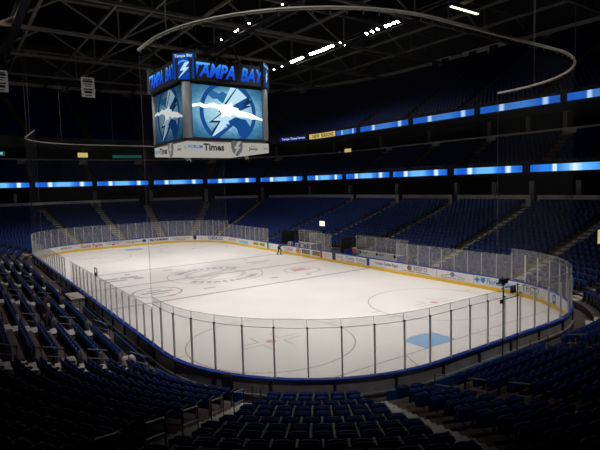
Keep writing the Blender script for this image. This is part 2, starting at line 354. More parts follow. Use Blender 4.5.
ad_text('Coley', 48.4, 49.75, .46, .66, 'adgrey', bold=.01); ad_text('Coley', 50.05, 51.45, .46, .66, 'adgrey', bold=.01)
advert('advert_mark', rect(1.2, .06), 49.1, .36, M['adgrey']); advert('advert_mark', rect(1.2, .06), 50.75, .36, M['adgrey'])
advert('line_marker', rect(.42, .72), 51.81, .64, M['adblue'], 'blue marker at the near blue line')
ad_text('Verizon Yellow Pages', 52.8, 55.85, .36, .66, 'ink', 'black advert lettering', bold=.01)
advert('advert_emblem', disc(.55, .5), 57.25, .72, M['adbrown'], 'round brown advert emblem'); ad_text("BEEF'O", 57.75, 59.3, .40, .74, 'adgrey', bold=.02)
for u, w in ((56.8, .5), (57.5, .7), (58.3, .6), (59.1, .9)): advert('advert_mark', rect(w, .07), u, .42, M['adgrey'])
advert('advert_emblem', disc(.44, .42), 61.95, .74, M['adgrey'], 'grey round emblem'); advert('advert_emblem', disc(.3, .16), 62.0, .80, M['adcyan'], d=-.018)
for pts in ([(-1.2, -.10), (-.2, .12), (-.2, .07), (-1.2, -.14)], [(.2, .12), (1.2, -.10), (1.2, -.14), (.2, .07)]): advert('advert_swoosh', poly(pts), 61.95, .64, M['adgrey'])
ad_text('FLORIDA STATE GROUP', 60.8, 63.1, .13, .42, 'adblue')
cx = 64.3; advert('advert_cross', rect(.46, .15), cx, .68, M['adcyan']); advert('advert_cross', rect(.15, .46), cx, .68, M['adcyan'], 'blue cross emblem', d=-.016)
advert('advert_shield', poly([(-.2, .2), (.2, .2), (.2, -.05), (0, -.25), (-.2, -.05)]), cx+.52, .68, M['adcyan'], 'blue shield emblem')
ad_text('Florida Blue', 65.15, 67.5, .44, .66, 'adcyan', 'blue advert lettering on the right boards', bold=.015)
ad_text('TECO', 68.2, 69.9, .42, .70, 'ink'); ad_text('ENERGY', 69.0, 70.0, .14, .40, 'adblue'); advert('advert_mark', rect(.5, .05), 70.3, .40, M['adgrey'])
advert('advert_emblem', rect(.42, .62), 71.7, .60, M['adblue'], 'blue shield emblem on the curved boards'); advert('advert_emblem', disc(.22, .36), 71.7, .62, M['white'], d=-.02)
for s in (17.0-.35, 33.2, 36.9, 47.9, 56.4, 60.3, 64.0): advert('board_seam', rect(.03, .72), s, .64, M['adgrey'])

# ================================================================== PANELS OF CLEAR GLASS
def hgt(s):
    s %= TOT
    if 67.3 < s < 103.0: return 2.30, 1.97
    if s > 146.5 or s < 21.5: return 2.30, 2.30
    return 1.78, 1.72
def glass_panel(s0, s1, label, group, d=.06, z0=1.075, heights=None, post_mat='alu', post_w=.055):
    h, ph = heights or hgt((s0+s1)/2); o = empty('rink_glass', P(s0, d, z0)); tag(o, label, 'glass panel', group)
    a, b = s0+.012, s1-.012; n = 3 if any(SEG[i][0] == 'a' and BRK[i]-1e-6 <= ((a+b)/2) % TOT <= BRK[i+1] for i in range(8)) else 1
    ss = [a+(b-a)*k/n for k in range(n+1)]
    def strip(mb, dd0, dd1, za, zb, rng=ss):
        vs = []; fs = []
        for s in rng: vs += [P(s, dd0, za)-o.location, P(s, dd1, za)-o.location, P(s, dd1, zb)-o.location, P(s, dd0, zb)-o.location]
        for i in range(len(rng)-1):
            for k in range(4): fs.append((4*i+k, 4*i+(k+1) % 4, 4*i+4+(k+1) % 4, 4*i+4+k))
        fs += [(0, 1, 2, 3), tuple(4*(len(rng)-1)+k for k in (3, 2, 1, 0))]; mb.add(vs, fs)
    g = MB(); vs = []; fs = []                                            # the sheet
    strip(g, d-.006, d+.006, z0, z0+h); g.build('pane', M['glass'], o)
    e = MB(); strip(e, d-.009, d+.009, z0+h, z0+h+.012)
    strip(e, d-.009, d+.009, z0, z0+h, [a-.008, a+.008])
    if ph < h-.1: strip(e, d-.008, d+.008, z0+ph-.008, z0+ph+.008)
    e.build('edge_trim', M['edge'], o)
    q = MB(); n0 = at(s0)[1]; post_w = post_w*(.5 if not (67 < s0 % TOT < 125) else 1); rot = Matrix.Rotation(math.atan2(n0[1], n0[0]), 3, 'Z')
    q.box(P(s0, d+.03, z0+ph/2)-o.location, (.07, post_w, ph), rot); q.build('post', M[post_mat], o)
    if ph < h-.1: MB().box(P(s0, d+.03, z0+ph+.02)-o.location, (.085, post_w+.02, .04), rot).build('post_cap', M['black'], o)
    return o
def run(s0, s1, text, group, width=1.24, **kw):
    n = max(1, round((s1-s0)/width)); w = (s1-s0)/n; rev = kw.pop('rev', False)
    for i in range(n):
        k = n-i if rev else i+1; glass_panel(s0+w*i, s0+w*(i+1), text.format(ordinal(k)), group, **kw)
run(-13.4, 0, 'clear panel on far left end boards, {} rightward from the corner', 'glass panels on the far end boards')
run(0, 13.4, 'clear panel on far end boards, {} right of the red lettering', 'glass panels on the far end boards')
run(13.4, 21.6, 'clear panel in the far right curve, {} right of the black shield', 'glass panels on the far right curve')
run(21.6, 32.9, 'shorter clear panel on far right boards, {} beyond the far curve', 'glass panels on the right boards')
run(41.9, 46.0, 'clear panel between the two benches, {} from the far bench', 'glass panels between the benches', heights=(1.9, 1.9))
run(55.6, 67.2, 'clear panel on right boards, {} toward camera from the near bench', 'glass panels on the right boards')
glass_panel(67.2, 68.4, 'first tall clear panel where the right boards start to curve, before the white post', 'glass panels on the near right curve')
glass_panel(68.4, 69.6, 'tall clear panel with the thick white post on the near right curve', 'glass panels on the near right curve', post_mat='white', post_w=.11)
run(69.6, 81.2, 'tall clear panel, {} around the near right curve from the white post', 'glass panels on the near right curve')
run(81.2, 101.8, 'tall clear panel on the near curve, {} left of the black camera mast', 'glass panels on the near boards', width=1.28)
run(101.8, 103.05, 'last tall clear panel at the left end of the near curve, beside shorter ones', 'glass panels on the near boards', width=1.28)
run(103.05, 123.0, 'clear panel on left boards, {} toward camera from the gap', 'glass panels on the left boards', rev=True)
run(125.3, 145.68, 'clear panel on left boards, {} beyond the gap', 'glass panels on the left boards')

# ================================================================== BENCHES ON THE RIGHT
def bench(sa, sb, label, logos):
    c = P((sa+sb)/2, 1.0, 0); o = empty('player_bench', c); tag(o, label, 'bench', 'player benches on the right boards')
    q = Matrix.Identity(3); y0 = P(sa, 0, 0).y; y1 = P(sb, 0, 0).y; ln = abs(y1-y0)
    MB().box((1.0, 0, .62), (.12, ln, 1.5)).build('back_wall', M['board'], o)
    MB().box((.62, 0, .62), (.36, ln*.94, .06)).build('seat_plank', M['steel'], o)
    MB().box((.12, 0, .19), (1.5, ln, .12)).build('bench_floor', M['dark'], o)
    for sg in (-1, 1): MB().box((.14, sg*ln/2, .7), (1.5, .08, 1.6)).build('end_wall', M['cap'], o)
    for k in range(logos):
        y = -ln/2+ln*(k+.5)/logos
        vs, fs = disc(.34, .34); MB().add([(.935, y-u+.5, 1.12+v) for u, v in vs], fs).build('round_logo', M['ink'], o)
        for zz, ww in ((1.16, .9), (1.06, .6)): MB().add([(.935, y-.2-ww/2, zz-.035), (.935, y-.2+ww/2, zz-.035), (.935, y-.2+ww/2, zz+.035), (.935, y-.2-ww/2, zz+.035)], [(0, 1, 2, 3)]).build('logo_line', M['adgrey'], o)
    return o
bench(47.8, 55.3, 'white walled bench with round dark logos beside the near blue line', 3)
bench(37.0, 41.8, 'far white walled bench, left of the center line marker', 3)
run(37.0, 41.8, 'clear panel behind the far bench, {} from its left end', 'glass panels behind the benches', width=1.25, d=2.02, z0=1.375, heights=(1.5, 1.4))
run(47.8, 55.3, 'clear panel behind the near bench, {} from its left end', 'glass panels behind the benches', width=1.5, d=2.02, z0=1.375, heights=(1.5, 1.4))
mbx = empty('orange_cooler', P(48.3, 1.3, .25)); tag(mbx, 'orange drinks cooler at the left end of the near bench', 'cooler')
MB().cyl((0, 0, .42), .2, .84, 14).build('stand', M['steel'], mbx); MB().cyl((0, 0, 1.09), .19, .5, 18).build('barrel', mat('cooler_orange', (.75, .16, .02), .45), mbx); MB().cyl((0, 0, 1.36), .2, .06, 18).build('lid', M['white'], mbx)
for k, s in enumerate((37.6, 39.2, 40.9)):                               # white towel boxes standing on the far bench wall
    o = empty('towel_box', P(s, .3, 1.08)); tag(o, ('white box on the boards by the far bench, ' + ('left', 'middle', 'right')[k] + ' one of three'), 'box', 'white boxes by the far bench')
    MB().box((0, 0, .2), (.3, .7, .4)).build('body', M['fascia'], o); MB().box((-.02, 0, .22), (.31, .3, .2)).build('panel', M['adblue'], o)

# ================================================================== SEATING BOWL
ROWS, D0, DR = 20, 1.2, .85
def zr(d): return .5+.265*(d-1.2)+.0025*(d-1.2)**2
ZR = [zr(D0+DR*r) for r in range(ROWS)]
DT = D0+DR*ROWS
AISLES = [-7.6+0 if False else -1.35, 4.70, 10.35, 14.0, 17.5, 29.17, 38.9, 48.07, 58.47, 66.6, 71.35, 75.8, 82.66, 89.95, 92.0, 95.75, 101.95, 108.75, 116.75, 124.75, 133.25, 141.25, 150.15]
AISLES.sort()
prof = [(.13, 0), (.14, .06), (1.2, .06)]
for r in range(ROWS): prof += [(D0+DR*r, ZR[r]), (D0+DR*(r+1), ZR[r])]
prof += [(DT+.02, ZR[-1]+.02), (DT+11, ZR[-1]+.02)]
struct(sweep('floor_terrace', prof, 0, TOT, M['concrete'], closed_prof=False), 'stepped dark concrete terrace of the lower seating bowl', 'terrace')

def arc(s, d):
    """length run along the outline at distance d, from s = 0"""
    s0 = s; full = math.floor(s/TOT); s -= full*TOT; tot = 2*SE+2*SS+2*PI*(R+d); out = full*tot
    for g in SEG:
        k = 1 if g[0] == 'l' else (R+d)/R
        if s <= g[4]: return out+s*k
        out += g[4]*k; s -= g[4]
    return out
def inv_arc(x, d, lo, hi):
    for _ in range(34):
        m = (lo+hi)/2
        if arc(m, d) < x: lo = m
        else: hi = m
    return (lo+hi)/2
TUN = [(33.4, 36.6), (45.6, 47.5)]                                       # tunnels to the dressing rooms
def in_tunnel(s, r): return r < 6 and any(a-.3 < s % TOT < b+.3 for a, b in TUN) or r < 2 and 36.4 < s % TOT < 55.7
SEATS = []                                                               # (s, d, z, section, row, number)
for i, a in enumerate(AISLES):
    b = AISLES[(i+1) % len(AISLES)]; b = b+TOT if b < a else b
    for r in range(ROWS):
        d = D0+DR*r+.60; x0, x1 = arc(a, d)+.62, arc(b, d)-.62; n = int((x1-x0)/.55)
        if n < 1: continue
        off = ((x1-x0)-n*.55)/2
        for k in range(n):
            s = inv_arc(x0+off+.55*(k+.5), d, a, b)
            if not in_tunnel(s, r): SEATS.append((s % TOT, d, ZR[r], i, r, k, n))
def in_view(sv):
    p = P(sv[0], sv[1], sv[2]+.6); x, y, z = project(p); return z > 1 and -12 < x < 612 and -12 < y < 458
near = sorted((sv for sv in SEATS if in_view(sv)), key=lambda sv: (P(sv[0], sv[1], sv[2]+.5)-CP).length)
NEAR = near[:300]; nearset = set((v[3], v[4], v[5]) for v in NEAR)

def rounded_panel(w, h, t, bow, tilt, y0, z0, mb, n=6, m_=4):
    """moulded plastic panel: bowed across its width, rounded top corners, leaning back"""
    fr, bk = [], []
    for j in range(m_+1):
        v = j/m_
        for i in range(n+1):
            u = i/n*2-1; top = 1 if v < .75 else 1-(.10*((abs(u))**4))*(v-.75)/.25*1.0
            x = u*w/2*(1-.08*max(0, v-.7)/.3); y = y0+tilt*v*h-bow*(1-u*u); z = z0+v*h*top
            fr.append((x, y-t/2, z)); bk.append((x, y+t/2, z))
    k = n+1; N = len(fr); fs = []
    for j in range(m_):
        for i in range(n):
            a = j*k+i; fs.append((a, a+1, a+1+k, a+k)); fs.append((N+a, N+a+k, N+a+1+k, N+a+1))
    edge = [i for i in range(k)]+[j*k+n for j in range(1, m_+1)]+[m_*k+i for i in range(n-1, -1, -1)]+[j*k for j in range(m_-1, 0, -1)]
    for a, b in zip(edge, edge[1:]+edge[:1]): fs.append((a, N+a, N+b, b))
    return mb.add(fr+bk, fs)
def make_seat():
    o = empty('arena_seat')
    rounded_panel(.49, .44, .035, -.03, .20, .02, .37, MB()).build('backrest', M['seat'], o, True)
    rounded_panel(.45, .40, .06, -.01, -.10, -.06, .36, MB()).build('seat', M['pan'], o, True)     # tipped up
    for sx in (-1,):
        q = MB(); q.box((sx*.268, -.02, .33), (.035, .10, .66)); q.box((sx*.268, -.12, .655), (.055, .34, .035)); q.box((sx*.268, .02, .02), (.07, .16, .04)); q.build('armrest', M['arm'], o)
    q = MB(); q.cyl((-.268, -.30, .62), .045, .07, 10); q.build('cup_holder', M['arm'], o)
    return o
proto = make_seat()
def far_label(sec, row, k, n):
    a = AISLES[sec]; row_t = f'row {row+1} up from the boards'
    # from the camera's side of the rink growing s runs right to left
    if abs(a-95.75) < .1: return f'navy tip-up seat, row {row+1} from the boards, {ordinal(k+1)} left of the railed corner steps'
    if abs(a-92.0) < .1: return f'navy tip-up seat, row {row+1} from the boards, {ordinal(n-k)} right of the railed corner steps'
    if abs(a-89.95) < .1: return f'navy tip-up seat, row {row+1} from the boards, {ordinal(n-k)} right of the dark narrow aisle'
    if abs(a-82.66) < .1: return f'navy tip-up seat, row {row+1} from the boards, {ordinal(n-k)} right of the pale aisle steps'
    if abs(a-101.95) < .1: return f'navy tip-up seat, row {row+1} from the boards, {ordinal(k+1)} beyond the row of handrail hoops'
    return f'navy tip-up seat, row {row+1} from the boards, {ordinal(k+1)} in section {sec+1} round from the far end'
for i, (s, d, z, sec, r, k, n) in enumerate(NEAR):
    p, nn, tt = at(s, d); rz = math.atan2(nn[1], nn[0])-PI/2
    o = proto if i == 0 else copy_tree(proto, (p[0], p[1], z), rz)
    o.location = (p[0], p[1], z); o.rotation_euler = (0, 0, rz); tag(o, far_label(sec, r, k, n), 'seat', 'navy tip-up seats nearest the camera')

# --- every other seat, past the nearest 300, as one mass
def boxes_np(bx):
    vs = []; fs = []; mi = []
    for (cx, cy, cz, w, t, h, ty, m_) in bx:
        o = len(vs)
        for zz, sh in ((-h/2, -ty/2), (h/2, ty/2)):
            for a, b in ((-1, -1), (1, -1), (1, 1), (-1, 1)): vs.append((cx+a*w/2, cy+b*t/2+sh, cz+zz))
        fs += [(o+4, o+5, o+6, o+7), (o, o+1, o+5, o+4), (o+1, o+2, o+6, o+5), (o+2, o+3, o+7, o+6), (o+3, o, o+4, o+7)]; mi += [m_]*5
    return np.array(vs), np.array(fs), np.array(mi)
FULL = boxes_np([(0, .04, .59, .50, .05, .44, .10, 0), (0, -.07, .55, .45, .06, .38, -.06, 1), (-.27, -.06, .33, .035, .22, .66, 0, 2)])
LITE = boxes_np([(0, .04, .55, .50, .06, .5, .10, 0)])
def seat_mass(entries):
    V = []; F = []; I = []; o = 0
    for (s, d, z, shape) in entries:
        v, f, m_ = shape; (px, py), n, t = at(s, d)
        w = np.empty_like(v); w[:, 0] = px+v[:, 0]*-n[1]*-1+v[:, 1]*n[0]; w[:, 1] = py-v[:, 0]*n[0]+v[:, 1]*n[1]; w[:, 2] = z+v[:, 2]
        V.append(w); F.append(f+o); I.append(m_); o += len(v)
    return np.concatenate(V), np.concatenate(F), np.concatenate(I)
REST = [(s, d, z, FULL if (P(s, d, z)-CP).length < 60 else LITE) for (s, d, z, sec, r, k, n) in SEATS if (sec, r, k) not in nearset and not (P(s, d, z)-CP).length < 4.0]

# --- upper tiers: club balcony and upper deck (only round the sides the camera faces)
TS0, TS1 = -15., 77.
CLUB = [(19.0+.45+.85*r, 9.75+.50*r) for r in range(8)]
UPR = [(19.0+.6+.85*r, 17.2+.50*r) for r in range(24)]
def tier(name, rows, dfront, ztop, zbot, back_d, label):
    pr = [(dfront, zbot), (dfront, ztop), (dfront+.12, ztop), (dfront+.12, rows[0][1])]
    for i, (d, z) in enumerate(rows): pr += [(d, z), (d+.85, z)]
    pr += [(back_d, rows[-1][1]), (back_d, zbot+(rows[-1][1]-zbot)*.55), (dfront+6, zbot)]
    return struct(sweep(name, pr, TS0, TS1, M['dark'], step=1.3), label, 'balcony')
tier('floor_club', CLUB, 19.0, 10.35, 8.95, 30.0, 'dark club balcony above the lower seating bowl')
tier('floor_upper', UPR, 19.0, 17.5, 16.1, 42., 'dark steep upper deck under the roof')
UA = [a for a in AISLES if a < TS1]+[141.25-TOT, 150.15-TOT]; UA = sorted(set([TS0+.5]+[a for a in UA if TS0 < a < TS1]+[TS1-.5]))
for a, b in zip(UA, UA[1:]):
    for rows in (CLUB, UPR):
        for (d, z) in rows:
            dd = d+.5; x0, x1 = arc(a, dd)+.65, arc(b, dd)-.65; n = int((x1-x0)/.55)
            for k in range(n): REST.append((inv_arc(x0+.55*(k+.5), dd, a, b), dd, z, LITE))
V, F, I = seat_mass(REST)
me = bpy.data.meshes.new('seat_rows'); me.vertices.add(len(V)); me.vertices.foreach_set('co', V.ravel()); me.loops.add(F.size); me.loops.foreach_set('vertex_index', F.ravel().astype(np.int32))
me.polygons.add(len(F)); me.polygons.foreach_set('loop_start', np.arange(0, F.size, 4, dtype=np.int32)); me.polygons.foreach_set('loop_total', np.full(len(F), 4, dtype=np.int32))
for q in ('seat', 'pan', 'arm'): me.materials.append(M[q])
me.polygons.foreach_set('material_index', I.astype(np.int32)); me.update(calc_edges=True); me.validate()
tag(bpy.data.objects.new('seat_rows', me), 'thousands of navy tip-up seats filling the far stands and balconies', 'seats', None, 'stuff'); COL.objects.link(bpy.data.objects['seat_rows'])

# --- stepped aisles
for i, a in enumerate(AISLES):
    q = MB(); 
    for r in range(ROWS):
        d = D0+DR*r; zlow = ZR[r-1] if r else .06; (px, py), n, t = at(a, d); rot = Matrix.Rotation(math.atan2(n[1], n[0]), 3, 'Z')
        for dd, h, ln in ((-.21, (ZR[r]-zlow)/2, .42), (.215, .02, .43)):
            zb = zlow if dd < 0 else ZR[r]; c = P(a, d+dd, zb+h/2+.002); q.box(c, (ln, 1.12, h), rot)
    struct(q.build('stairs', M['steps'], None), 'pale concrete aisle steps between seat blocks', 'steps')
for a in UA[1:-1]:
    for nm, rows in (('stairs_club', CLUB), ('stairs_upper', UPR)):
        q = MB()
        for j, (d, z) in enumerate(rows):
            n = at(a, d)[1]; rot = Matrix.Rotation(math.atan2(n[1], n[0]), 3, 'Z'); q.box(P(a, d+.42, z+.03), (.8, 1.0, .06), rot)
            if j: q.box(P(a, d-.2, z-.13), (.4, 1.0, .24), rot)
        struct(q.build(nm, M['concrete']), 'aisle steps in the dark upper stands', 'steps')  # darker concrete than the lower steps: dimness of the upper stands put into colour

# --- handrail hoops down the middle of the aisles
def hoop(s, r0, label, group):
    d0 = D0+DR*r0-.5; d1 = d0+.86; fz = lambda d: ZR[int((d-D0)/DR)] if d >= D0 else .06
    z0 = fz(d0)+.01; z1 = fz(d1)+.01; p = P(s, d0, z0); n = at(s)[1]
    o = empty('aisle_handrail', p, math.atan2(n[1], n[0])); tag(o, label, 'handrail', group)
    h = .86; dz = z1-z0; u0, u1 = .0, d1-d0
    MB().tube([(0, 0, 0), (0, 0, h-.06), (.06, 0, h)], .022).build('post', M['black'], o)
    MB().tube([(u1, 0, dz), (u1, 0, dz+h-.06), (u1-.06, 0, dz+h-.01)], .022).build('post', M['black'], o)
    MB().tube([(.04, 0, h-.01), (.1, 0, h+.02), (u1-.1, 0, dz*.86+h), (u1-.04, 0, dz+h-.01)], .024).build('top_rail', M['rail'], o)
    MB().tube([(0, 0, h*.55), (u1, 0, dz+h*.55)], .018).build('mid_rail', M['rail'], o)
    return o
HN = {95.75: ('the corner steps', range(0, 12, 2)), 101.95: ('steps where the near curve ends', range(0, 8, 2)), 108.75: ('steps with the standing person', range(0, 8, 2)),
      116.75: ('steps by the white counter', range(0, 8, 2)), 124.75: ('steps beside the glass gap', range(0, 8, 2)), 82.66: ('pale steps behind the camera mast', range(0, 6, 2)), 89.95: ('pale steps right of the near curve', range(1, 7, 2))}
for s, (txt, rg) in HN.items():
    for j, r in enumerate(rg): hoop(s, r, f'grey handrail hoop on {txt}, {ordinal(j+1)} up from the boards', 'handrail hoops on the aisle steps')

# --- wall behind the last row, concourse, pillars, back walls
q = MB()
for a, b in zip(UA, UA[1:]):
    g = 1.25*R/(R+DT); sweep('', [(DT+.1, ZR[-1]-.1), (DT+.1, ZR[-1]+1.25), (DT+.28, ZR[-1]+1.25), (DT+.28, ZR[-1]-.1)], a+g, b-g, None, mb=q, step=.7)
struct(q.build('wall_fascia', M['fascia']), 'low grey concrete wall behind the last row of the lower bowl', 'wall')
def plate(name, s, d, z, w, h, m, parent=None, t=.06, mb=None):
    ds = w/2*(R/(R+d) if any(SEG[i][0] == 'a' and BRK[i] <= s % TOT <= BRK[i+1] for i in range(8)) else 1)
    return sweep(name, [(d, z-h/2), (d, z+h/2), (d+t, z+h/2), (d+t, z-h/2)], s-ds, s+ds, m, parent, step=.3)
def sign_text(body, s, d, z, w, h, m, parent=None, **kw):
    (px, py), n, t = at(s, d); return flat('lettering', fit_text(body, w, h, **kw), (px, py, z), (t[0], t[1], 0), (0, 0, 1), m, parent)
for s, num in ((54.0, '27'), (62.2, '29')): no_ = sign_text(num, s, DT+.09, ZR[-1]+1.0, .9, .45, M['ink']); no_.name = 'section_number'; tag(no_, ('left' if num == '27' else 'right')+' one of two black section numbers on the grey wall behind the seats', 'number')
pl = plate('wall_sign', 1.9, DT+.03, ZR[-1]+1.0, 7.2, .45, M['white']); tag(pl, 'long white sign on the grey wall at the far end', 'sign'); sign_text('THE TAMPA BAY TIMES', 1.9, DT+.02, ZR[-1]+1.0, 6, .28, M['adgrey'], pl)
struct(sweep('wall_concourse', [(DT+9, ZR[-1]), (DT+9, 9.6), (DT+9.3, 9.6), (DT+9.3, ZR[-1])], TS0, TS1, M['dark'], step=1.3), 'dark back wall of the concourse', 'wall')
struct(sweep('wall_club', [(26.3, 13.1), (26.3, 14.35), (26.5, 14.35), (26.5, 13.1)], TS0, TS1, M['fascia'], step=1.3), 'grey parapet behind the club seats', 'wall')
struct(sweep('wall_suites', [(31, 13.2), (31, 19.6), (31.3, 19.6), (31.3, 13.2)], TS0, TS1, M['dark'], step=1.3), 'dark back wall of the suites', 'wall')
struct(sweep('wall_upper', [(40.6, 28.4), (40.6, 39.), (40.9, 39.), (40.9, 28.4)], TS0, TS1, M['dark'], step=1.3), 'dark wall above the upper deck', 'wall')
struct(sweep('trim_upper', [(40.3, 28.7), (40.3, 30.3), (40.5, 30.3), (40.5, 28.7)], TS0, TS1, M['fascia'], step=1.3), 'grey band along the top of the upper deck', 'wall band')
gl = MB(); gl.box((10, 40, -.35), (220, 240, .4)); struct(gl.build('floor', M['dark']), 'ground under the arena', 'floor')
for k, s in enumerate((-2.3, 5.0, 10.7, 13.8, 17.2, 20.4, 26.2, 36.7, 47.1, 52.6, 57.3, 62.4)):
    o = empty('concourse_pillar', P(s, DT+1.9, ZR[-1]+.02), math.atan2(at(s)[1][1], at(s)[1][0])); tag(o, f'grey square concourse pillar under the lower light ribbon, {ordinal(k+1)} from the left', 'pillar', 'concourse pillars')
    MB().box((0, 0, 1.38), (.55, .55, 2.72)).build('shaft', M['column'], o); MB().box((0, 0, .15), (.66, .66, .3)).build('base', M['steel'], o)
    o2 = empty('suite_pillar', P(s, 27.2, 13.1), math.atan2(at(s)[1][1], at(s)[1][0])); tag(o2, f'dark pillar between the club seats and upper deck, {ordinal(k+1)} from the left', 'pillar', 'suite level pillars')
    MB().box((0, 0, 2.2), (.5, .5, 4.6)).build('shaft', M['steel'], o2); MB().box((0, 0, .2), (.62, .62, .4)).build('base', M['steel'], o2)

q = MB()
for a, b in zip(AISLES, AISLES[1:]):
    if 81 < a and b < 126:
        k_ = .75 if not 88.4 < a < 101 else .7; sweep('', [(.62, .06), (.62, .62), (.68, .62), (.68, .06)], a+k_, b-k_, None, mb=q, step=.5)
struct(q.build('trim_skirt', M['skirt']), 'low blue skirting wall in front of the first row of seats', 'low wall')
o = empty('lit_sign', P(67.9, 8.6, zr(8.2))); tag(o, 'yellow lit sign at the right edge beside the right stand steps', 'sign')
MB().box((0, 0, .5), (.06, .06, 1.0)).build('post', M['black'], o); MB().box((0, .04, 1.3), (.9, .1, 1.25)).build('sign_case', M['black'], o); MB().box((-.02, -.025, 1.3), (.8, .03, 1.1)).build('face', M['sign_y'], o)
# --- tunnels behind the benches
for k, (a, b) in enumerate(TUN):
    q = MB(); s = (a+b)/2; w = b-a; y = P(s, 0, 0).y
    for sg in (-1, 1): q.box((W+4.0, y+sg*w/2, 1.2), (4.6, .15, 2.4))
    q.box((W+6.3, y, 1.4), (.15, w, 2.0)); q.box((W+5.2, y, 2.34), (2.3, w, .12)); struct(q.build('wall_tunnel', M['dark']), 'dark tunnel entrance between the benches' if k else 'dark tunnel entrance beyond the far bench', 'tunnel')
o = empty('lit_sign', P(36.9, 5.9, 1.6)); tag(o, 'small bright cream sign glowing above the tunnel on the right stand', 'sign')
MB().box((0, 0, .75), (.06, .06, 1.5)).build('post', M['black'], o); MB().box((0, 0, 1.75), (.12, 1.15, .72)).build('sign_case', M['black'], o); MB().box((-.07, 0, 1.75), (.02, 1.05, .62)).build('face', M['sign_w'], o)

# ================================================================== LIGHT RIBBONS
def ribbon(sa, sb, d, z, h, m, label, group, text=None, tm=None):
    o = empty('light_ribbon', P((sa+sb)/2, d, z)); tag(o, label, 'light ribbon', group); back = sweep('housing', [(d-.02, z-h/2-.08), (d-.02, z+h/2+.08), (d+.08, z+h/2+.08), (d+.08, z-h/2-.08)], sa-.02, sb+.02, M['housing'], o, step=.4)
    ss = samples(sa, sb, .25); q = MB(); vs = []; fs = []; uv = []; a0 = arc(sa, d); ln = arc(sb, d)-a0
    for s in ss:
        for zz in (0, 1): vs.append(P(s, d-.05, z+(zz-.5)*h)-o.location); uv.append(((arc(s, d)-a0)/ln, zz))
    for i in range(len(ss)-1): fs.append((2*i, 2*i+2, 2*i+3, 2*i+1))
    q.add(vs, fs); q.uv = uv; q.build('screen', m, o); back.location = -o.location
    if text:
        for tb, f0, f1, hh in text:
            g = fit_text(tb, (f1-f0)*ln, hh, bold=.02); um = (f0+f1)/2
            vs2 = [P(inv_arc(a0+um*ln+u, d, sa, sb), d-.075, z+v)-o.location for u, v in g[0]]; MB().add(vs2, g[1]).build('lettering', tm, o)
    return o
low = [(-3.07-1.3, -1.71), (-1.42, 4.45), (5.3, 10.54), (10.87, 13.69), (13.98, 16.96), (17.28, 20.14), (20.53, 25.65), (26.67, 36.25), (37.05, 46.53), (47.62, 56.77), (57.69, 65.6)]
for i, (a, b) in enumerate(low): ribbon(a, b, 18.9, 9.58, .76, RIB_B if i in (10,) else RIB_A, f'glowing blue light ribbon on the lower balcony edge, {ordinal(i+1)} from the left', 'blue light ribbons on the lower balcony')
ribbon(18.62, 20.51, 18.9, 16.72, .80, M['navy'], 'dark navy light ribbon with white lettering on the upper balcony', 'light ribbons on the upper balcony', [('Tampa Times Forum', .08, .94, .5)], M['rib_white'])
ribbon(20.74, 24.07, 18.9, 16.72, .84, M['rib_yel'], 'yellow light ribbon with dark lettering on the upper balcony', 'light ribbons on the upper balcony', [('NEW', .12, .38, .6), ('SEASONS', .44, .92, .6)], M['ink'])
upr = [(24.34, 29.24), (30.16, 39.99), (40.89, 50.54), (51.37, 60.86), (61.58, 67.)]
for i, (a, b) in enumerate(upr): ribbon(a, b, 18.9, 16.68, .76, RIB_C, f'blue light ribbon on the upper balcony edge, {ordinal(i+1)} right of the yellow one', 'light ribbons on the upper balcony')

# ================================================================== SCOREBOARD over centre ice
SC = Vector((0, 30.48, 0)); sb = empty('scoreboard', (0, 30.48, 11.4)); tag(sb, 'four sided hanging video scoreboard with blue crown lettering above centre ice', 'scoreboard')
OFF = Vector((0, 30.48, 11.4))
def L3(x, y, z): return Vector((x, y, z-11.4))
q = MB(); q.box(L3(0, 0, 14.95), (7.9, 7.9, 4.95)); q.box(L3(0, 0, 17.55), (7.0, 7.0, .3)); q.build('body', M['housing'], sb)
for sx in (-1, 1):
    for sy in (-1, 1): q = MB(); q.cyl(L3(sx*3.72, sy*3.72, 14.95), .42, 4.6, 16); q.build('corner_column', M['column'], sb, True)
FACES = [((0, -1), (1, 0)), ((-1, 0), (0, -1)), ((1, 0), (0, 1)), ((0, 1), (-1, 0))]       # outward, reading direction
bolt_w = [(.92, 2.2), (.25, 2.2), (-.85, .15), (-.25, .15), (-1.75, -.85), (-.95, -.8), (-1.72, -2.1), (-1.15, -1.95), (.65, -.2), (.05, -.25), (2.25, 1.38), (1.75, .85), (1.0, .45), (1.85, 1.45)]
bolt_d1 = [(.80, 2.2), (.92, 2.2), (-.62, .2), (-.25, .2), (-1.55, -.75), (-.80, -.72), (-1.75, -2.2), (-1.62, -1.6), (-1.05, -.9), (-1.95, -.95), (-.72, -.02), (-1.02, .0)]
bolt_d2 = [(1.95, 1.5), (2.3, 1.0), (1.65, .68), (2.35, .75), (.75, .05), (.9, .35), (.25, .45), (.6, .75)]
bolt_d3 = [(.6, -.35), (-.1, -.75), (.1, -1.0), (-.35, -1.0), (-.15, -1.2), (-1.75, -2.2), (-1.0, -2.2), (.2, -1.25), (1.15, -.4)]
fl1 = [(-1.95, 1.45), (-1.5, 1.85), (-.9, 1.6), (-.5, 1.8), (.15, 1.5), (.0, 1.05), (-.55, .8), (-.85, .95), (-1.05, 1.15), (-1.5, 1.1)]
fl2 = [(.7, -.4), (1.7, -.5), (2.1, -1.1), (2.0, -1.7), (1.45, -2.2), (.95, -1.95), (.75, -1.35), (.35, -1.1)]
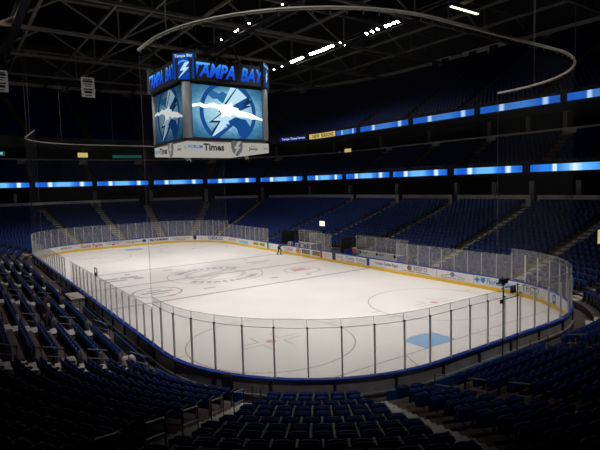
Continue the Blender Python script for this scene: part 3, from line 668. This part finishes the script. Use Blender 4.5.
flash = [(-3.4, .55), (-2.6, .70), (-2.2, .55), (-1.5, .78), (-.9, .62), (-.2, .72), (.3, .45), (.9, .30), (1.7, .15), (2.4, .02), (2.9, -.22), (3.45, -.35), (3.45, -.55), (2.8, -.42), (2.3, -.45), (1.6, -.28), (1.0, -.32), (.5, -.1), (0, -.22), (-.6, .12), (-1.1, .30), (-1.8, .38), (-2.4, .28), (-2.8, .42), (-3.4, .30)]
for fi, (n, t) in enumerate(FACES):
    n3 = Vector((n[0], n[1], 0)); t3 = Vector((t[0], t[1], 0)); U = Vector((0, 0, 1)); c = n3*3.98+L3(0, 0, 14.93); HW, HH = 3.42, 2.22
    fr = MB()
    for (u, v, w, h) in ((0, HH+.14, 2*HW+.5, .28), (0, -HH-.14, 2*HW+.5, .28), (HW+.13, 0, .26, 2*HH), (-HW-.13, 0, .26, 2*HH)):
        fr.box(c+t3*u+U*v, tuple(abs(q_) for q_ in (t3*w+U*h+n3*.12)))
    fr.build('screen_frame', M['housing'], sb)
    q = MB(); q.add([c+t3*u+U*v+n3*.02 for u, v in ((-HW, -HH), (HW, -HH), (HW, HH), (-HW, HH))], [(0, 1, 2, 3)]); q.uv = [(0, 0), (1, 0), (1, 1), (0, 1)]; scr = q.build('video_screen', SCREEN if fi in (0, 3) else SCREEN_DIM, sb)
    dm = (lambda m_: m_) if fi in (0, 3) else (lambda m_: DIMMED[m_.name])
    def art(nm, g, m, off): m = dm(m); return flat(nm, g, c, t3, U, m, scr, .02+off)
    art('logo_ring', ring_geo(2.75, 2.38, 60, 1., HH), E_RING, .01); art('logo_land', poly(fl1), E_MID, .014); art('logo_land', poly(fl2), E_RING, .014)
    art('logo_bolt', poly(bolt_w), E_PALE, .018); art('bolt_outline', poly(bolt_d1), E_DARK, .022); art('bolt_outline', poly(bolt_d2), E_RING, .022); art('bolt_outline', poly(bolt_d3), E_RING, .022)
    art('bolt_outline', poly([(2.0, 1.5), (2.3, 1.05), (1.72, .72), (2.3, .78), (1.35, .45), (1.75, .95), (1.45, .75)]), E_DARK, .025)
    art('lightning_flash', poly(flash), E_WHITE, .03); art('flash_core', poly([(-1.0, .3), (-.55, .62), (-.1, .62), (.25, .95), (.45, .55), (1.0, .42), (.8, .0), (.3, -.1), (.1, -.4), (-.3, -.25), (-.75, -.45), (-.7, -.05)]), E_WHITE, .034)
    # advert band under the screen
    cb = n3*4.02+L3(0, 0, 11.92); bw = MB(); bw.box(cb-n3*.15, tuple(abs(q_) for q_ in (t3*8.0+U*.86+n3*.3))); band = bw.build('advert_band', E_BAND, sb)
    def bt(body, u, w, h, m, v=0., **kw): return flat('lettering', fit_text(body, w, h, **kw), cb+t3*u+U*v, t3, U, m, band, .012)
    bt('Times', -1.55, 1.95, .62, M['ink'], -.02, bold=.035); bt('Tampa Bay', -1.0, 1.1, .10, M['ink'], .35)
    bt('FORUM', -3.25, 1.3, .30, M['adcyan'], 0, bold=.03); bt('Jeep', 2.35, .95, .34, M['ink'], -.12, bold=.02); flat('advert_mark', rect(.55, .06), cb+t3*2.35+U*.16, t3, U, M['adgrey'], band, .012); bt('Times', 3.62, .5, .3, M['adblue'], 0)
    sh = MB(); ce = n3*4.10+L3(0, 0, 11.85)+t3*.62
    out = [(-.55, .62), (.55, .62), (.55, .1), (.42, -.35), (0, -.72), (-.42, -.35), (-.55, .1)]; k = len(out)
    sh.add([ce+t3*u+U*v for u, v in out]+[ce+t3*u+U*v+n3*.10 for u, v in out], [tuple(range(k))[::-1], tuple(range(k, 2*k))]+[(i, (i+1) % k, k+(i+1) % k, k+i) for i in range(k)])
    em = sh.build('emblem', M['column'], sb); flat('emblem_bolt', poly([(.42, .6), (.1, .55), (-.32, -.05), (-.05, -.05), (-.5, -.9), (.32, .12), (.05, .12)]), ce, t3, U, E_BAND, em, .115)
    # crown panel with the city's name
    cc = n3*4.5+L3(0, 0, 18.28); cm = MB(); cm.box(cc-n3*.25, tuple(abs(q_) for q_ in (t3*7.3+U*1.75+n3*.5))); cr = cm.build('crown_panel', M['housing'], sb)
    tx = flat('lettering', fit_text('TAMPA', 3.85, 1.20, shear=.32, bold=.035), cc+t3*-1.45, t3, U, E_CROWN, cr, .02)
    flat('lettering', fit_text('BAY', 2.45, 1.20, shear=.32, bold=.035), cc+t3*2.25+U*-.02, t3, U, E_CROWN, cr, .02)
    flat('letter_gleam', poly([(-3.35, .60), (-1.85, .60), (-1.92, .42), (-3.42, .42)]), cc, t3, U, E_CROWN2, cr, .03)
    # chamfered corner panel
    n4 = (n3-t3).normalized(); t4 = Vector((-n4.y, n4.x, 0)); cx_ = n4*5.62+L3(0, 0, 18.5)
    km = MB(); rotk = Matrix.Rotation(math.atan2(n4.y, n4.x), 3, 'Z'); km.box(cx_-n4*.2, (.4, 2.0, 2.3), rotk); kp = km.build('crown_corner', M['housing'], sb)
    flat('corner_picture', rect(1.8, 2.1), cx_, t4, U, E_CRBG, kp, .01); flat('lettering', fit_text('Tampa Bay', 1.6, .32, bold=.02), cx_+U*.83, t4, U, E_PALE, kp, .03)
    flat('corner_bolt', poly([(.55, .5), (.1, .45), (-.35, -.2), (0, -.18), (-.6, -.9), (.5, .05), (.15, .05)]), cx_+U*-.15, t4, U, E_PALE, kp, .03); flat('corner_ring', ring_geo(.72, .58, 30), cx_+U*-.2, t4, U, E_CROWN, kp, .02)
q = MB(); q.box(L3(0, 0, 19.3), (5.2, 5.2, .25))
for sx in (-1, 1):
    for sy in (-1, 1): q.bar(L3(sx*2.4, sy*2.4, 19.3), L3(sx*1.8, sy*1.8, 21.2), .16)
for a in range(4): c_, s_ = ((-1.8, -1.8), (1.8, -1.8), (1.8, 1.8), (-1.8, 1.8))[a], ((1.8, -1.8), (1.8, 1.8), (-1.8, 1.8), (-1.8, -1.8))[a]; q.bar(L3(*c_, 21.2), L3(*s_, 21.2), .16)
q.build('hanging_frame', M['steel'], sb)
for sx in (-1, 1):
    for sy in (-1, 1): MB().tube([L3(sx*1.8, sy*1.8, 21.2), L3(sx*2.0, sy*2.0, 29.2)], .035).build('hoist_cable', M['steel'], sb)
for ch in list(sb.children): pass

# ================================================================== ROOF
q = MB(); q.box((10, 40, 38.6), (190, 190, .4)); struct(q.build('ceiling', M['black']), 'black roof deck of the arena', 'ceiling')
def truss(y, i, x0=-58, x1=58, zb=29., zt=33.2):
    o = empty('roof_truss', (0, y, zb)); tag(o, ['steel roof truss crossing above the near blue line', 'steel roof truss over centre ice', 'steel roof truss behind the scoreboard', 'steel roof truss over the far face-off circles', 'steel roof truss beyond the far end boards', 'steel roof truss farthest from the camera'][i], 'roof truss', 'roof trusses')
    MB().bar((x0, 0, 0), (x1, 0, 0), .42, .36).build('bottom_chord', M['steel'], o); MB().bar((x0, 0, zt-zb), (x1, 0, zt-zb), .36, .34).build('top_chord', M['steel'], o)
    n = 16; w = (x1-x0)/n; q = MB()
    for k in range(n+1):
        if k: q.bar((x0+w*(k-1), 0, 0 if k % 2 else zt-zb), (x0+w*k, 0, zt-zb if k % 2 else 0), .24)
        if k % 2 == 0: q.bar((x0+w*k, 0, 0), (x0+w*k, 0, zt-zb), .22)
    q.build('web', M['steel'], o)
for i, y in enumerate((17., 30.8, 44.6, 58.5, 72.5, 87.)): truss(y, i)
for i, x in enumerate((-25., -18., -11., -3.7, .4, 6.5, 13.2, 20., 34., 41.)):
    o = MB().bar((x, 5, 29.35), (x, 100, 29.35), .26, .34).build('roof_beam', M['steel']); tag(o, f'dark lengthwise roof beam hung under the trusses, {ordinal(i+1)} from the left', 'roof beam', 'lengthwise roof beams')
def catwalk(x, label):
    o = empty('catwalk', (x, 0, 28.6)); tag(o, label, 'catwalk', 'lighting catwalks')
    MB().box((0, 45, 0), (1.0, 90, .08)).build('walkway', M['black'], o)
    for sx in (-.5, .5): MB().bar((sx, 0, 1.0), (sx, 90, 1.0), .06).bar((sx, 0, .5), (sx, 90, .5), .04).build('guard_rail', M['steel'], o)
catwalk(28.7, 'long lighting catwalk over the right stand'); catwalk(12.6, 'lighting catwalk along the right edge of the ice'); catwalk(-12.6, 'lighting catwalk along the left edge of the ice'); catwalk(-28.7, 'lighting catwalk over the left stand')
def floodlight(x, y, z, label, group, size=.25, m='lamp', tilt=None):
    o = empty('floodlight', (x, y, z)); tag(o, label, 'floodlight', group); v = Vector((-x*.65, 26-y*.7, -z)).normalized(); rot = v.to_track_quat('Z', 'Y').to_matrix()
    q = MB(); vs = []; n = 12
    for zz, r in ((-.38, size*.45), (-.1, size*.95), (.0, size*1.08)):
        for k in range(n): vs.append(rot @ Vector((r*math.cos(2*PI*k/n), r*math.sin(2*PI*k/n), zz)))
    fs = [tuple(range(n))[::-1]]+[(j*n+k, j*n+(k+1) % n, (j+1)*n+(k+1) % n, (j+1)*n+k) for j in range(2) for k in range(n)]; q.add(vs, fs); q.build('housing', M['housing'], o)
    q = MB(); q.add([rot @ Vector((size*.98*math.cos(2*PI*k/n), size*.98*math.sin(2*PI*k/n), -.01)) for k in range(n)], [tuple(range(n))]); q.build('lens', M[m], o)
    q = MB(); q.bar((0, 0, .1), (0, 0, .62), .06); q.build('bracket', M['steel'], o)
r1 = [56.4, 55.7, 55.0, 54.2, 53.4, 51.0, 50.2, 49.4, 48.6, 47.9, 47.2, 46.4, 45.6]; r1b = [(27.2, 44.6), (28.9, 44.4), (27.4, 43.6), (29.2, 43.2)]; r2 = [38.5, 37.4, 36.3, 34.8, 34.1, 33.4, 32.7]
for i, y in enumerate(r1): floodlight(27.5, y, 28.95, f'bright white floodlight in the middle row under the roof, {ordinal(i+1)} from its left end', 'bright floodlights in the middle row')
for i, (x, y) in enumerate(r1b): floodlight(x, y, 28.9, f'small floodlight at the right end of the middle row, {("lower left", "lower right", "upper left", "upper right")[i]} of four', 'bright floodlights in the middle row', .13)
for i, y in enumerate(r2): floodlight(27.8, y, 28.95, f'bright white floodlight in the right hand row under the roof, {ordinal(i+1)} from its left end', 'bright floodlights in the right hand row', .23)
for i, y in enumerate((50.8, 46.6, 46.0, 42.9, 35.2)): floodlight(11.8, y, 28.95, f'small floodlight above the scoreboard crown, {ordinal(i+1)} from the left', 'small floodlights above the scoreboard', .14 if i else .10)
for i, y in enumerate((61.2, 58.6, )): floodlight(27., y, 28.6, f'small floodlight just right of the crown, {ordinal(i+1)} from the left', 'small floodlights beside the scoreboard', .13)
o = empty('tube_lamp', (29.9, 24.1, 28.2)); tag(o, 'long cream tube lamp at the top edge right of centre', 'lamp'); MB().box((0, 0, .12), (5.2, .34, .14)).build('casing', M['housing'], o); MB().box((0, 0, 0), (5.0, .26, .1)).build('tube', M['tube'], o)

# ================================================================== SAFETY NETS
def net(s0, s1, name, ztop, lab_r, lab_n, zb=3.42, thick=.07):
    o = empty('net_rail', P((s0+s1)/2, .02, ztop)); tag(o, lab_r, 'net rail', 'curved net rails'); ss = samples(s0, s1, .6)
    MB().tube([P(s, .02, ztop)-o.location for s in ss], thick, 8).build('tube_rail', M['netrail'], o)
    n = int((s1-s0)/.62)
    for k in range(n): s = s0+(s1-s0)*(k+.5)/n; MB().box(P(s, .02, ztop-.14)-o.location, (.035, .035, .16)).build('net_clip', M['steel'], o)
    for k in range(6): s = s0+(s1-s0)*(k+.5)/6; MB().tube([P(s, .02, ztop)-o.location, P(s, .02, 29)-o.location], .014, 5).build('hanger_cable', M['steel'], o)
    e = empty('safety_net', P((s0+s1)/2, .02, zb)); tag(e, lab_n, 'safety net', 'safety nets above the end glass')
    vs = []; fs = []
    for i, s in enumerate(ss): vs += [P(s, .02, zb)-e.location, P(s, .02, ztop-.3)-e.location]
    for i in range(len(ss)-1): fs.append((2*i, 2*i+2, 2*i+3, 2*i+1))
    MB().add(vs, fs).build('mesh', M['net'], e)
    MB().tube([P(s0, .02, zb)-e.location, P(s0, .02, ztop-.3)-e.location], .009, 5).tube([P(s1, .02, zb)-e.location, P(s1, .02, ztop-.3)-e.location], .009, 5).build('edge_cord', M['rail'], e)
net(66.0, 103.2, 'near', 14.8, 'long pale curved rail hanging from the roof over the near end', 'fine see through safety net hanging above the near curved glass')
net(-21.0, 21.0, 'far', 14.8, 'thin curved net rail hanging over the far end of the rink', 'fine see through safety net hanging above the far end glass', 3.42, .05)

# ================================================================== BANNERS AND SIGNS
def banner(x, y, z, w, h, label, lines, rz, group):
    o = empty('banner', (x, y, z), rz); tag(o, label, 'banner', group); MB().box((0, 0, 0), (w, .05, h)).build('cloth', M['board'], o)
    for (v, ww, hh) in lines:
        vs, fs = rect(ww*w, hh*h, 0, v*h); MB().add([(a, -.032, b) for a, b in vs], fs).build('banner_band', M['ink'], o)
    MB().tube([(-w/2, 0, h/2+.03), (w/2, 0, h/2+.03)], .05).build('pole', M['steel'], o)
    for sx in (-1, 1): MB().tube([(sx*w*.45, 0, h/2), (sx*w*.45, 0, 29.2-z)], .02, 4).build('hanging_cord', M['steel'], o)
BX1, BZ1, BX2, BZ2 = -2.78, 23.7, -14.0, 23.55
LN = [(.40, .7, .05), (.30, .75, .10), (.17, .65, .06), (.06, .5, .04), (-.10, .7, .07), (-.24, .6, .12), (-.40, .5, .05)]
banner(BX1, 66., BZ1, 1.85, 2.9, 'white hanging banner with dark lettering over the far end, left of the scoreboard', LN, 0, 'white hanging banners')
banner(BX2, 66., BZ2, 1.85, 2.9, 'white hanging banner at the left edge under the roof', LN, 0, 'white hanging banners')
for k, (sa, sb_, lab) in enumerate(((26., 30.5, 'pale wall banner with dark squares high on the right stand, far left one'), (33., 41., 'pale wall banner with two dark squares high on the right stand'), (57., 63., 'pale wall banner with round dark marks at the top right'))):
    b = sweep('wall_banner', [(40.15, 28.75), (40.15, 30.4), (40.25, 30.4), (40.25, 28.75)], sa, sb_, M['white'], None, step=.5); tag(b, lab, 'banner', 'pale banners on the upper wall')
    for u in (.25, .75):
        s = sa+(sb_-sa)*u; (px, py), n, t = at(s, 40.1); flat('banner_mark', disc(1.3, 1.1) if k == 2 else rect(1.5, 1.2), (px, py, 29.6), (t[0], t[1], 0), (0, 0, 1), M['ink'], b)
def box_sign(s, d, z, w, h, m, label, body=None, tm=None):
    (px, py), n, t = at(s, d); o = empty('lit_sign', (px, py, z), math.atan2(t[1], t[0])); tag(o, label, 'sign', 'lit signs at the back of the stands')
    MB().box((0, .1, 0), (w+.2, .16, h+.2)).build('sign_case', M['housing'], o); MB().box((0, 0, 0), (w, .06, h)).build('face', M[m], o)
    if body: vs, fs = fit_text(body, w*.85, h*.5, bold=.03); MB().add([(a, -.04, b) for a, b in vs], fs).build('lettering', M[tm], o)
    for sx in (-1, 1): MB().bar((sx*w*.4, .1, h/2), (sx*w*.4, .1, h/2+1.6), .06).build('hanger', M['steel'], o)
box_sign(4.55, 25.5, 15.05, 1.75, .85, 'sign_y', 'small yellow lit sign at the far end, left of the scoreboard')
box_sign(-2.6, 25.5, 15.1, 4.4, .75, 'sign_t', 'dark teal lit sign at the left edge above the far balcony', 'STELLA ARTOIS', 'rib_white')
box_sign(9.8, 25.5, 14.85, 5.4, .55, 'sign_t', 'dark teal lit sign below the scoreboard at the far end', 'CHANNELSIDE', 'column')
box_sign(21.8, 24.6, 14.3, 1.6, .6, 'sign_y', 'small yellow lit sign right of the scoreboard under the yellow ribbon')
box_sign(66.4, 4.9, 2.95, .95, 1.15, 'sign_y', 'yellow lit sign at the right edge above the right stand steps') if False else None
for k, (s, d, z) in enumerate(((-2.2, 29.5, 14.2), (-.4, 29.5, 14.3), (.2, 29.5, 14.2), (9.4, 29.5, 22.5), (61.6, 29.5, 15.2), (63., 29.5, 15.3), (57.6, 29.5, 14.2))):
    (px, py), n, t = at(s, d); o = empty('wall_lamp', (px, py, z), math.atan2(t[1], t[0])); tag(o, ('dim orange lamp in the dark far end stand, ' if k < 4 else 'dim orange lamp in the suites at the right, ')+ordinal(k+1 if k < 4 else k-3)+' of its group', 'lamp', 'dim orange lamps in the dark stands')
    w = .28 if k < 4 else (.5, 1.2, .35)[k-4]; MB().box((0, .06, 0), (w+.1, .1, w+.1)).build('bracket', M['housing'], o); MB().box((0, 0, 0), (w, .06, w)).build('shade', M['warm'], o)

# ================================================================== THINGS AROUND THE GLASS
o = empty('robotic_camera_mast', (.44, -.22, 1.0)); tag(o, 'black two pole mast with a robotic camera standing behind the near glass', 'camera mast')
for x in (-.58, .58): MB().tube([(x, 0, -.95), (x, 0, 2.62)], .027, 8).build('pole', M['black'], o)
for z in (2.52, 2.0): MB().tube([(-.72, 0, z), (.72, 0, z)], .022, 8).build('crossbar', M['black'], o)
cm_ = empty('camera_head', (-.58, 0, 2.78)); cm_.parent = o
q = MB(); q.box((0, 0, .08), (.42, .2, .2)); q.cyl((.28, 0, .1), .07, .2, 12, 'X'); q.box((0, 0, -.06), (.1, .1, .14)); q.box((-.3, .05, .0), (.26, .06, .06)); q.build('camera_body', M['black'], cm_)
q = MB(); q.cyl((.39, 0, .1), .06, .02, 12, 'X'); q.build('lens', M['arm'], cm_)
c2 = empty('small_camera', (.22, 0, 2.2)); c2.parent = o
q = MB(); q.box((0, 0, .06), (.30, .12, .12)); q.box((-.12, 0, .2), (.06, .10, .2)); q.box((.12, 0, .2), (.06, .10, .2)); q.build('camera_body', M['black'], c2)
q = MB(); q.box((-.70, 0, 1.92), (.12, .1, .16)); q.build('junction_box', M['black'], o)
pp = P(114.2, .06, 2.86); n = at(114.2)[1]; o = empty('glass_bracket', pp, math.atan2(n[1], n[0])); tag(o, 'small square metal frame clamped on top of the left glass', 'bracket')
q = MB(); 
for a, b in (((0, -.3, 0), (0, .3, 0)), ((0, .3, 0), (0, .3, .5)), ((0, .3, .5), (0, -.3, .5)), ((0, -.3, .5), (0, -.3, 0))): q.bar(a, b, .05)
q.build('frame', M['rail'], o); MB().box((0, 0, .12), (.1, .3, .16)).build('clamp', M['black'], o)
# padded chair at the foot of the corner steps
pp = P(96.95, .62, .06); n = at(96.95)[1]; o = empty('padded_chair', pp, math.atan2(n[1], n[0])-PI/2); tag(o, 'black padded chair with its back to the camera against the near boards', 'chair')
rounded_panel(.44, .62, .10, .0, .06, .18, .72, MB()).build('backrest', M['cloth'], o, True); MB().box((0, -.05, .55), (.46, .42, .10)).build('seat', M['cloth'], o)
for sx in (-1, 1):
    for sy in (-.2, .14): MB().tube([(sx*.2, sy, .5), (sx*.21, sy*1.1, 0)], .018).build('leg', M['black'], o)
    MB().bar((sx*.2, .16, .5), (sx*.2, .2, .8), .04).build('back_bracket', M['black'], o)
# white counter beside the left glass
pp = P(118.3, .70, .06); o = empty('white_counter', pp); tag(o, 'low white counter beside the left glass in front of the stands', 'counter')
MB().box((0, 0, .84), (.9, 2.4, .07)).build('counter_top', M['fascia'], o); MB().box((.38, 0, .42), (.06, 2.3, .8)).build('front_panel', M['fascia'], o)
for sy in (-1.1, 1.1): MB().box((0, sy, .42), (.8, .08, .8)).build('end_panel', M['fascia'], o)
for k, (s, d) in enumerate(((101.6, 4.4), (102.2, 1.6))):
    o = MB(); o = rounded_panel(.55, .5, .3, .08, .1, 0, 0, MB(), 5, 3).build('paper_bag', M['fascia'], None, True); r = int((d-D0)/DR); o.location = P(s, D0+DR*r+.3, ZR[r]+.06); tag(o, ('crumpled white bag on the steps below the handrail hoops, ' + ('left', 'right')[k] + ' one'), 'bag', 'white bags on the near steps')

# ================================================================== PEOPLE
def person(name, J, radii, edges, loc, rz, label, shirt, trouser, waist, hair_c, hands):
    """one continuous skinned body; hands are five-finger chains that grow out of the wrists"""
    names = list(J); idx = {k: i for i, k in enumerate(names)}; V_ = [Vector(J[k]) for k in names]; R_ = [radii[k] for k in names]; E_ = [(idx[a], idx[b]) for a, b in edges]
    for (w, hnd, direc, side) in hands:
        wv = V_[idx[w]]; d_ = Vector(direc).normalized(); sd = Vector(side).normalized(); cu = d_.cross(sd).normalized()
        V_.append(wv+d_*.085); R_.append(.036); pi_ = len(V_)-1; E_.append((idx[w], pi_))
        for k, (off, ln) in enumerate(((-.03, .065), (-.01, .078), (.01, .074), (.03, .056))):
            a = pi_
            for j in (1, 2, 3): V_.append(V_[pi_]+sd*off*(1+.1*j)+d_*ln*j/3+cu*(.006*j*j)); R_.append(.009); E_.append((a, len(V_)-1)); a = len(V_)-1
        V_.append(wv+d_*.045-sd*.05); R_.append(.011); E_.append((idx[w], len(V_)-1)); V_.append(wv+d_*.09-sd*.06); R_.append(.010); E_.append((len(V_)-2, len(V_)-1))
    me = bpy.data.meshes.new('body'); me.from_pydata(V_, E_, []); b = bpy.data.objects.new('body_source', me); COL.objects.link(b)
    sk = b.modifiers.new('skin', 'SKIN'); b.modifiers.new('sub', 'SUBSURF').levels = 1; sk.use_smooth_shade = True
    for i, r in enumerate(R_): me.skin_vertices[0].data[i].radius = (r, r); me.skin_vertices[0].data[i].use_root = (i == 0)
    bpy.context.view_layer.update(); m2 = bpy.data.meshes.new_from_object(b.evaluated_get(bpy.context.evaluated_depsgraph_get())); bpy.data.objects.remove(b)
    m2.materials.clear()
    for q in (shirt, trouser, 'skin', 'hair'): m2.materials.append(M[q])
    hd = Vector(J['head']); wr = [Vector(J[h[0]]) for h in hands]; pel = Vector(J['pelvis'])
    for p in m2.polygons:
        c = p.center; mi = 0
        if (c-hd).length < .155 and c.z > Vector(J['neck']).z-.02 if J['head'][2] > 1.4 else (c-hd).length < .15: mi = 2
        elif any((c-w_).length < .16 and (c-w_).dot(Vector(h[2]).normalized()) > .0 for w_, h in zip(wr, hands)): mi = 2
        elif c.z < waist: mi = 1
        p.material_index = mi
    o = empty(name, loc, rz); tag(o, label, 'person'); m2.name = 'body'; bo = bpy.data.objects.new('body', m2); COL.objects.link(bo); bo.parent = o
    q = bmesh.new(); bmesh.ops.create_uvsphere(q, u_segments=16, v_segments=10, radius=.118)
    fwd = Vector(J['nose'])-hd; fwd.normalize(); upv = (Vector(J['head_top'])-hd).normalized()
    bmesh.ops.delete(q, geom=[v for v in q.verts if v.co.dot(fwd) > .045 and v.co.dot(upv) < .06 or v.co.dot(upv) < -.05], context='VERTS')
    hm = bpy.data.meshes.new('hair'); q.to_mesh(hm); q.free(); hm.materials.append(M['hair']); ho = bpy.data.objects.new('hair', hm); COL.objects.link(ho); ho.parent = o; ho.location = hd+upv*.03-fwd*.012
    for nm in ('eye',):
        for sg in (-1, 1):
            e_ = MB(); e_.box((0, 0, 0), (.02, .02, .012)); eo = e_.build('eye', M['ink'], o); side = fwd.cross(upv).normalized(); eo.location = hd+fwd*.098+upv*.015+side*.035*sg
    sh = []
    for sg in ('L', 'R'):
        f = Vector(J['toe'+sg]); h_ = Vector(J['ankle'+sg]); c = (f+h_)/2; q = MB(); dv = (f-h_); dv.z = 0; dv.normalize(); q.box((0, 0, 0), (.30, .10, .08), Matrix.Rotation(math.atan2(dv.y, dv.x), 3, 'Z')); s_ = q.build('shoe', M['black'], o); s_.location = Vector((c.x, c.y, .04))
    return o
EDG = [('pelvis', 'waist'), ('waist', 'chest'), ('chest', 'neck'), ('neck', 'head'), ('head', 'head_top'), ('head', 'nose')]
for g in 'LR': EDG += [('chest', 'shoulder'+g), ('shoulder'+g, 'elbow'+g), ('elbow'+g, 'wrist'+g), ('pelvis', 'hip'+g), ('hip'+g, 'knee'+g), ('knee'+g, 'ankle'+g), ('ankle'+g, 'toe'+g)]
RAD = dict(pelvis=.165, waist=.155, chest=.18, neck=.06, head=.095, head_top=.075, nose=.022)
for g in 'LR': RAD.update({'shoulder'+g: .075, 'elbow'+g: .048, 'wrist'+g: .033, 'hip'+g: .115, 'knee'+g: .085, 'ankle'+g: .06, 'toe'+g: .04})
stand = dict(pelvis=(0, 0, .95), waist=(0, .01, 1.12), chest=(0, .01, 1.34), neck=(0, .02, 1.53), head=(0, .035, 1.64), head_top=(0, .03, 1.72), nose=(0, .145, 1.63))
for g, sx in (('L', -1), ('R', 1)): stand.update({'shoulder'+g: (sx*.19, .0, 1.43), 'elbow'+g: (sx*.26, -.03, 1.14), 'wrist'+g: (sx*.25, .08, .90), 'hip'+g: (sx*.10, 0, .88), 'knee'+g: (sx*.11, .03 if g == 'L' else .10, .50), 'ankle'+g: (sx*.11, -.02 if g == 'L' else .06, .09), 'toe'+g: (sx*.13, .14 if g == 'L' else .22, .05)})
r = 3; pz = P(108.72, D0+DR*r+.16, ZR[r]+.02); 
person('person', stand, RAD, EDG, pz, -2.2, 'person in dark clothes standing on the left side steps among the seats', 'cloth', 'trouser', .98, 'hair', [('wristL', 0, (0, .12, -1), (0, 1, .1)), ('wristR', 0, (0, .12, -1), (0, 1, .1))])
bend = dict(pelvis=(0, -.12, .93), waist=(0, .06, 1.05), chest=(0, .30, 1.15), neck=(0, .47, 1.20), head=(0, .58, 1.22), head_top=(0, .63, 1.28), nose=(0, .66, 1.15))
for g, sx in (('L', -1), ('R', 1)): bend.update({'shoulder'+g: (sx*.19, .37, 1.20), 'elbow'+g: (sx*.24, .52, 1.00), 'wrist'+g: (sx*.17, .72, 1.13), 'hip'+g: (sx*.10, -.12, .87), 'knee'+g: (sx*.12, -.05 if g == 'L' else .16, .49), 'ankle'+g: (sx*.12, -.28 if g == 'L' else .02, .09), 'toe'+g: (sx*.13, -.12 if g == 'L' else .18, .05)})
person('person', bend, RAD, EDG, (11.95, 37.55, .006), -PI/2, 'person in dark clothes on the ice leaning over the right boards', 'vest', 'trouser', .98, 'hair', [('wristL', 0, (0, 1, -.1), (1, 0, 0)), ('wristR', 0, (0, 1, -.1), (-1, 0, 0))])

# ================================================================== LIGHT
def spot(x, y, z, tx, ty, power, size, blend=.35, col=(1, .96, .93), rad=.5):
    l = bpy.data.lights.new('arena_and_fill_spot', 'SPOT'); l.energy = power; l.spot_size = math.radians(size); l.spot_blend = blend; l.color = col; l.shadow_soft_size = rad
    o = bpy.data.objects.new('arena_and_fill_spot', l); COL.objects.link(o); o.location = (x, y, z); o.rotation_euler = (Vector((tx, ty, 0))-Vector((x, y, z))).to_track_quat('-Z', 'Y').to_euler()
for y in (4, 17, 30.5, 44, 57):
    for x in (-12.4, 12.4): spot(x, y, 28.3, x*.40, 30.48+(y-30.48)*(.72 if y < 10 else .92), 6900 if y > 10 else 12500, 80 if y > 10 else 62, .9)
for x, y in ((27.5, 54), (27.8, 35), (27.8, 14)): spot(x, y, 28.6, -x*.08, 30.48+(y-30.48)*.8, 9000, 48, .8)
for x, y in ((-27.8, 54), (-27.8, 35), (-27.8, 14)): spot(x, y, 28.6, -x*.18, 30.48+(y-30.48)*.8, 15000, 48, .8)
for x in (-8, 8): spot(x, 5, 28.8, x*.5, 50, 12000, 32, .8)  # added fill to brighten the far end boards, no fixture of its own
for x in (-14, 9): spot(x, -13, 29, x*.35 if x < 0 else 6, 6 if x < 0 else 4, 5600 if x < 0 else 8200, 46, 1.)  # added unseen fill behind the near end, for posts, outer boards and near seats
w = bpy.data.worlds.new('World'); scn.world = w; w.use_nodes = True; w.node_tree.nodes['Background'].inputs[0].default_value = (.75, .85, 1, 1); w.node_tree.nodes['Background'].inputs[1].default_value = .0012
def glow(x, y, z, p, col=(1, .88, .72), r=.4):
    l = bpy.data.lights.new('roof_lamp_and_spill', 'POINT'); l.energy = p; l.color = col; l.shadow_soft_size = r; o = bpy.data.objects.new('roof_lamp_and_spill', l); COL.objects.link(o); o.location = (x, y, z)
glow(-15.5, 57.3, 29.9, 150); glow(24, 50, 31, 90); glow(3, 48, 31.5, 60)  # first is the lamp by the left chord, other two added as floodlight spill
scn.view_settings.view_transform = 'Standard'; scn.view_settings.look = 'None'; scn.view_settings.exposure = 0; scn.view_settings.gamma = 1; scn.view_settings.use_curve_mapping = False
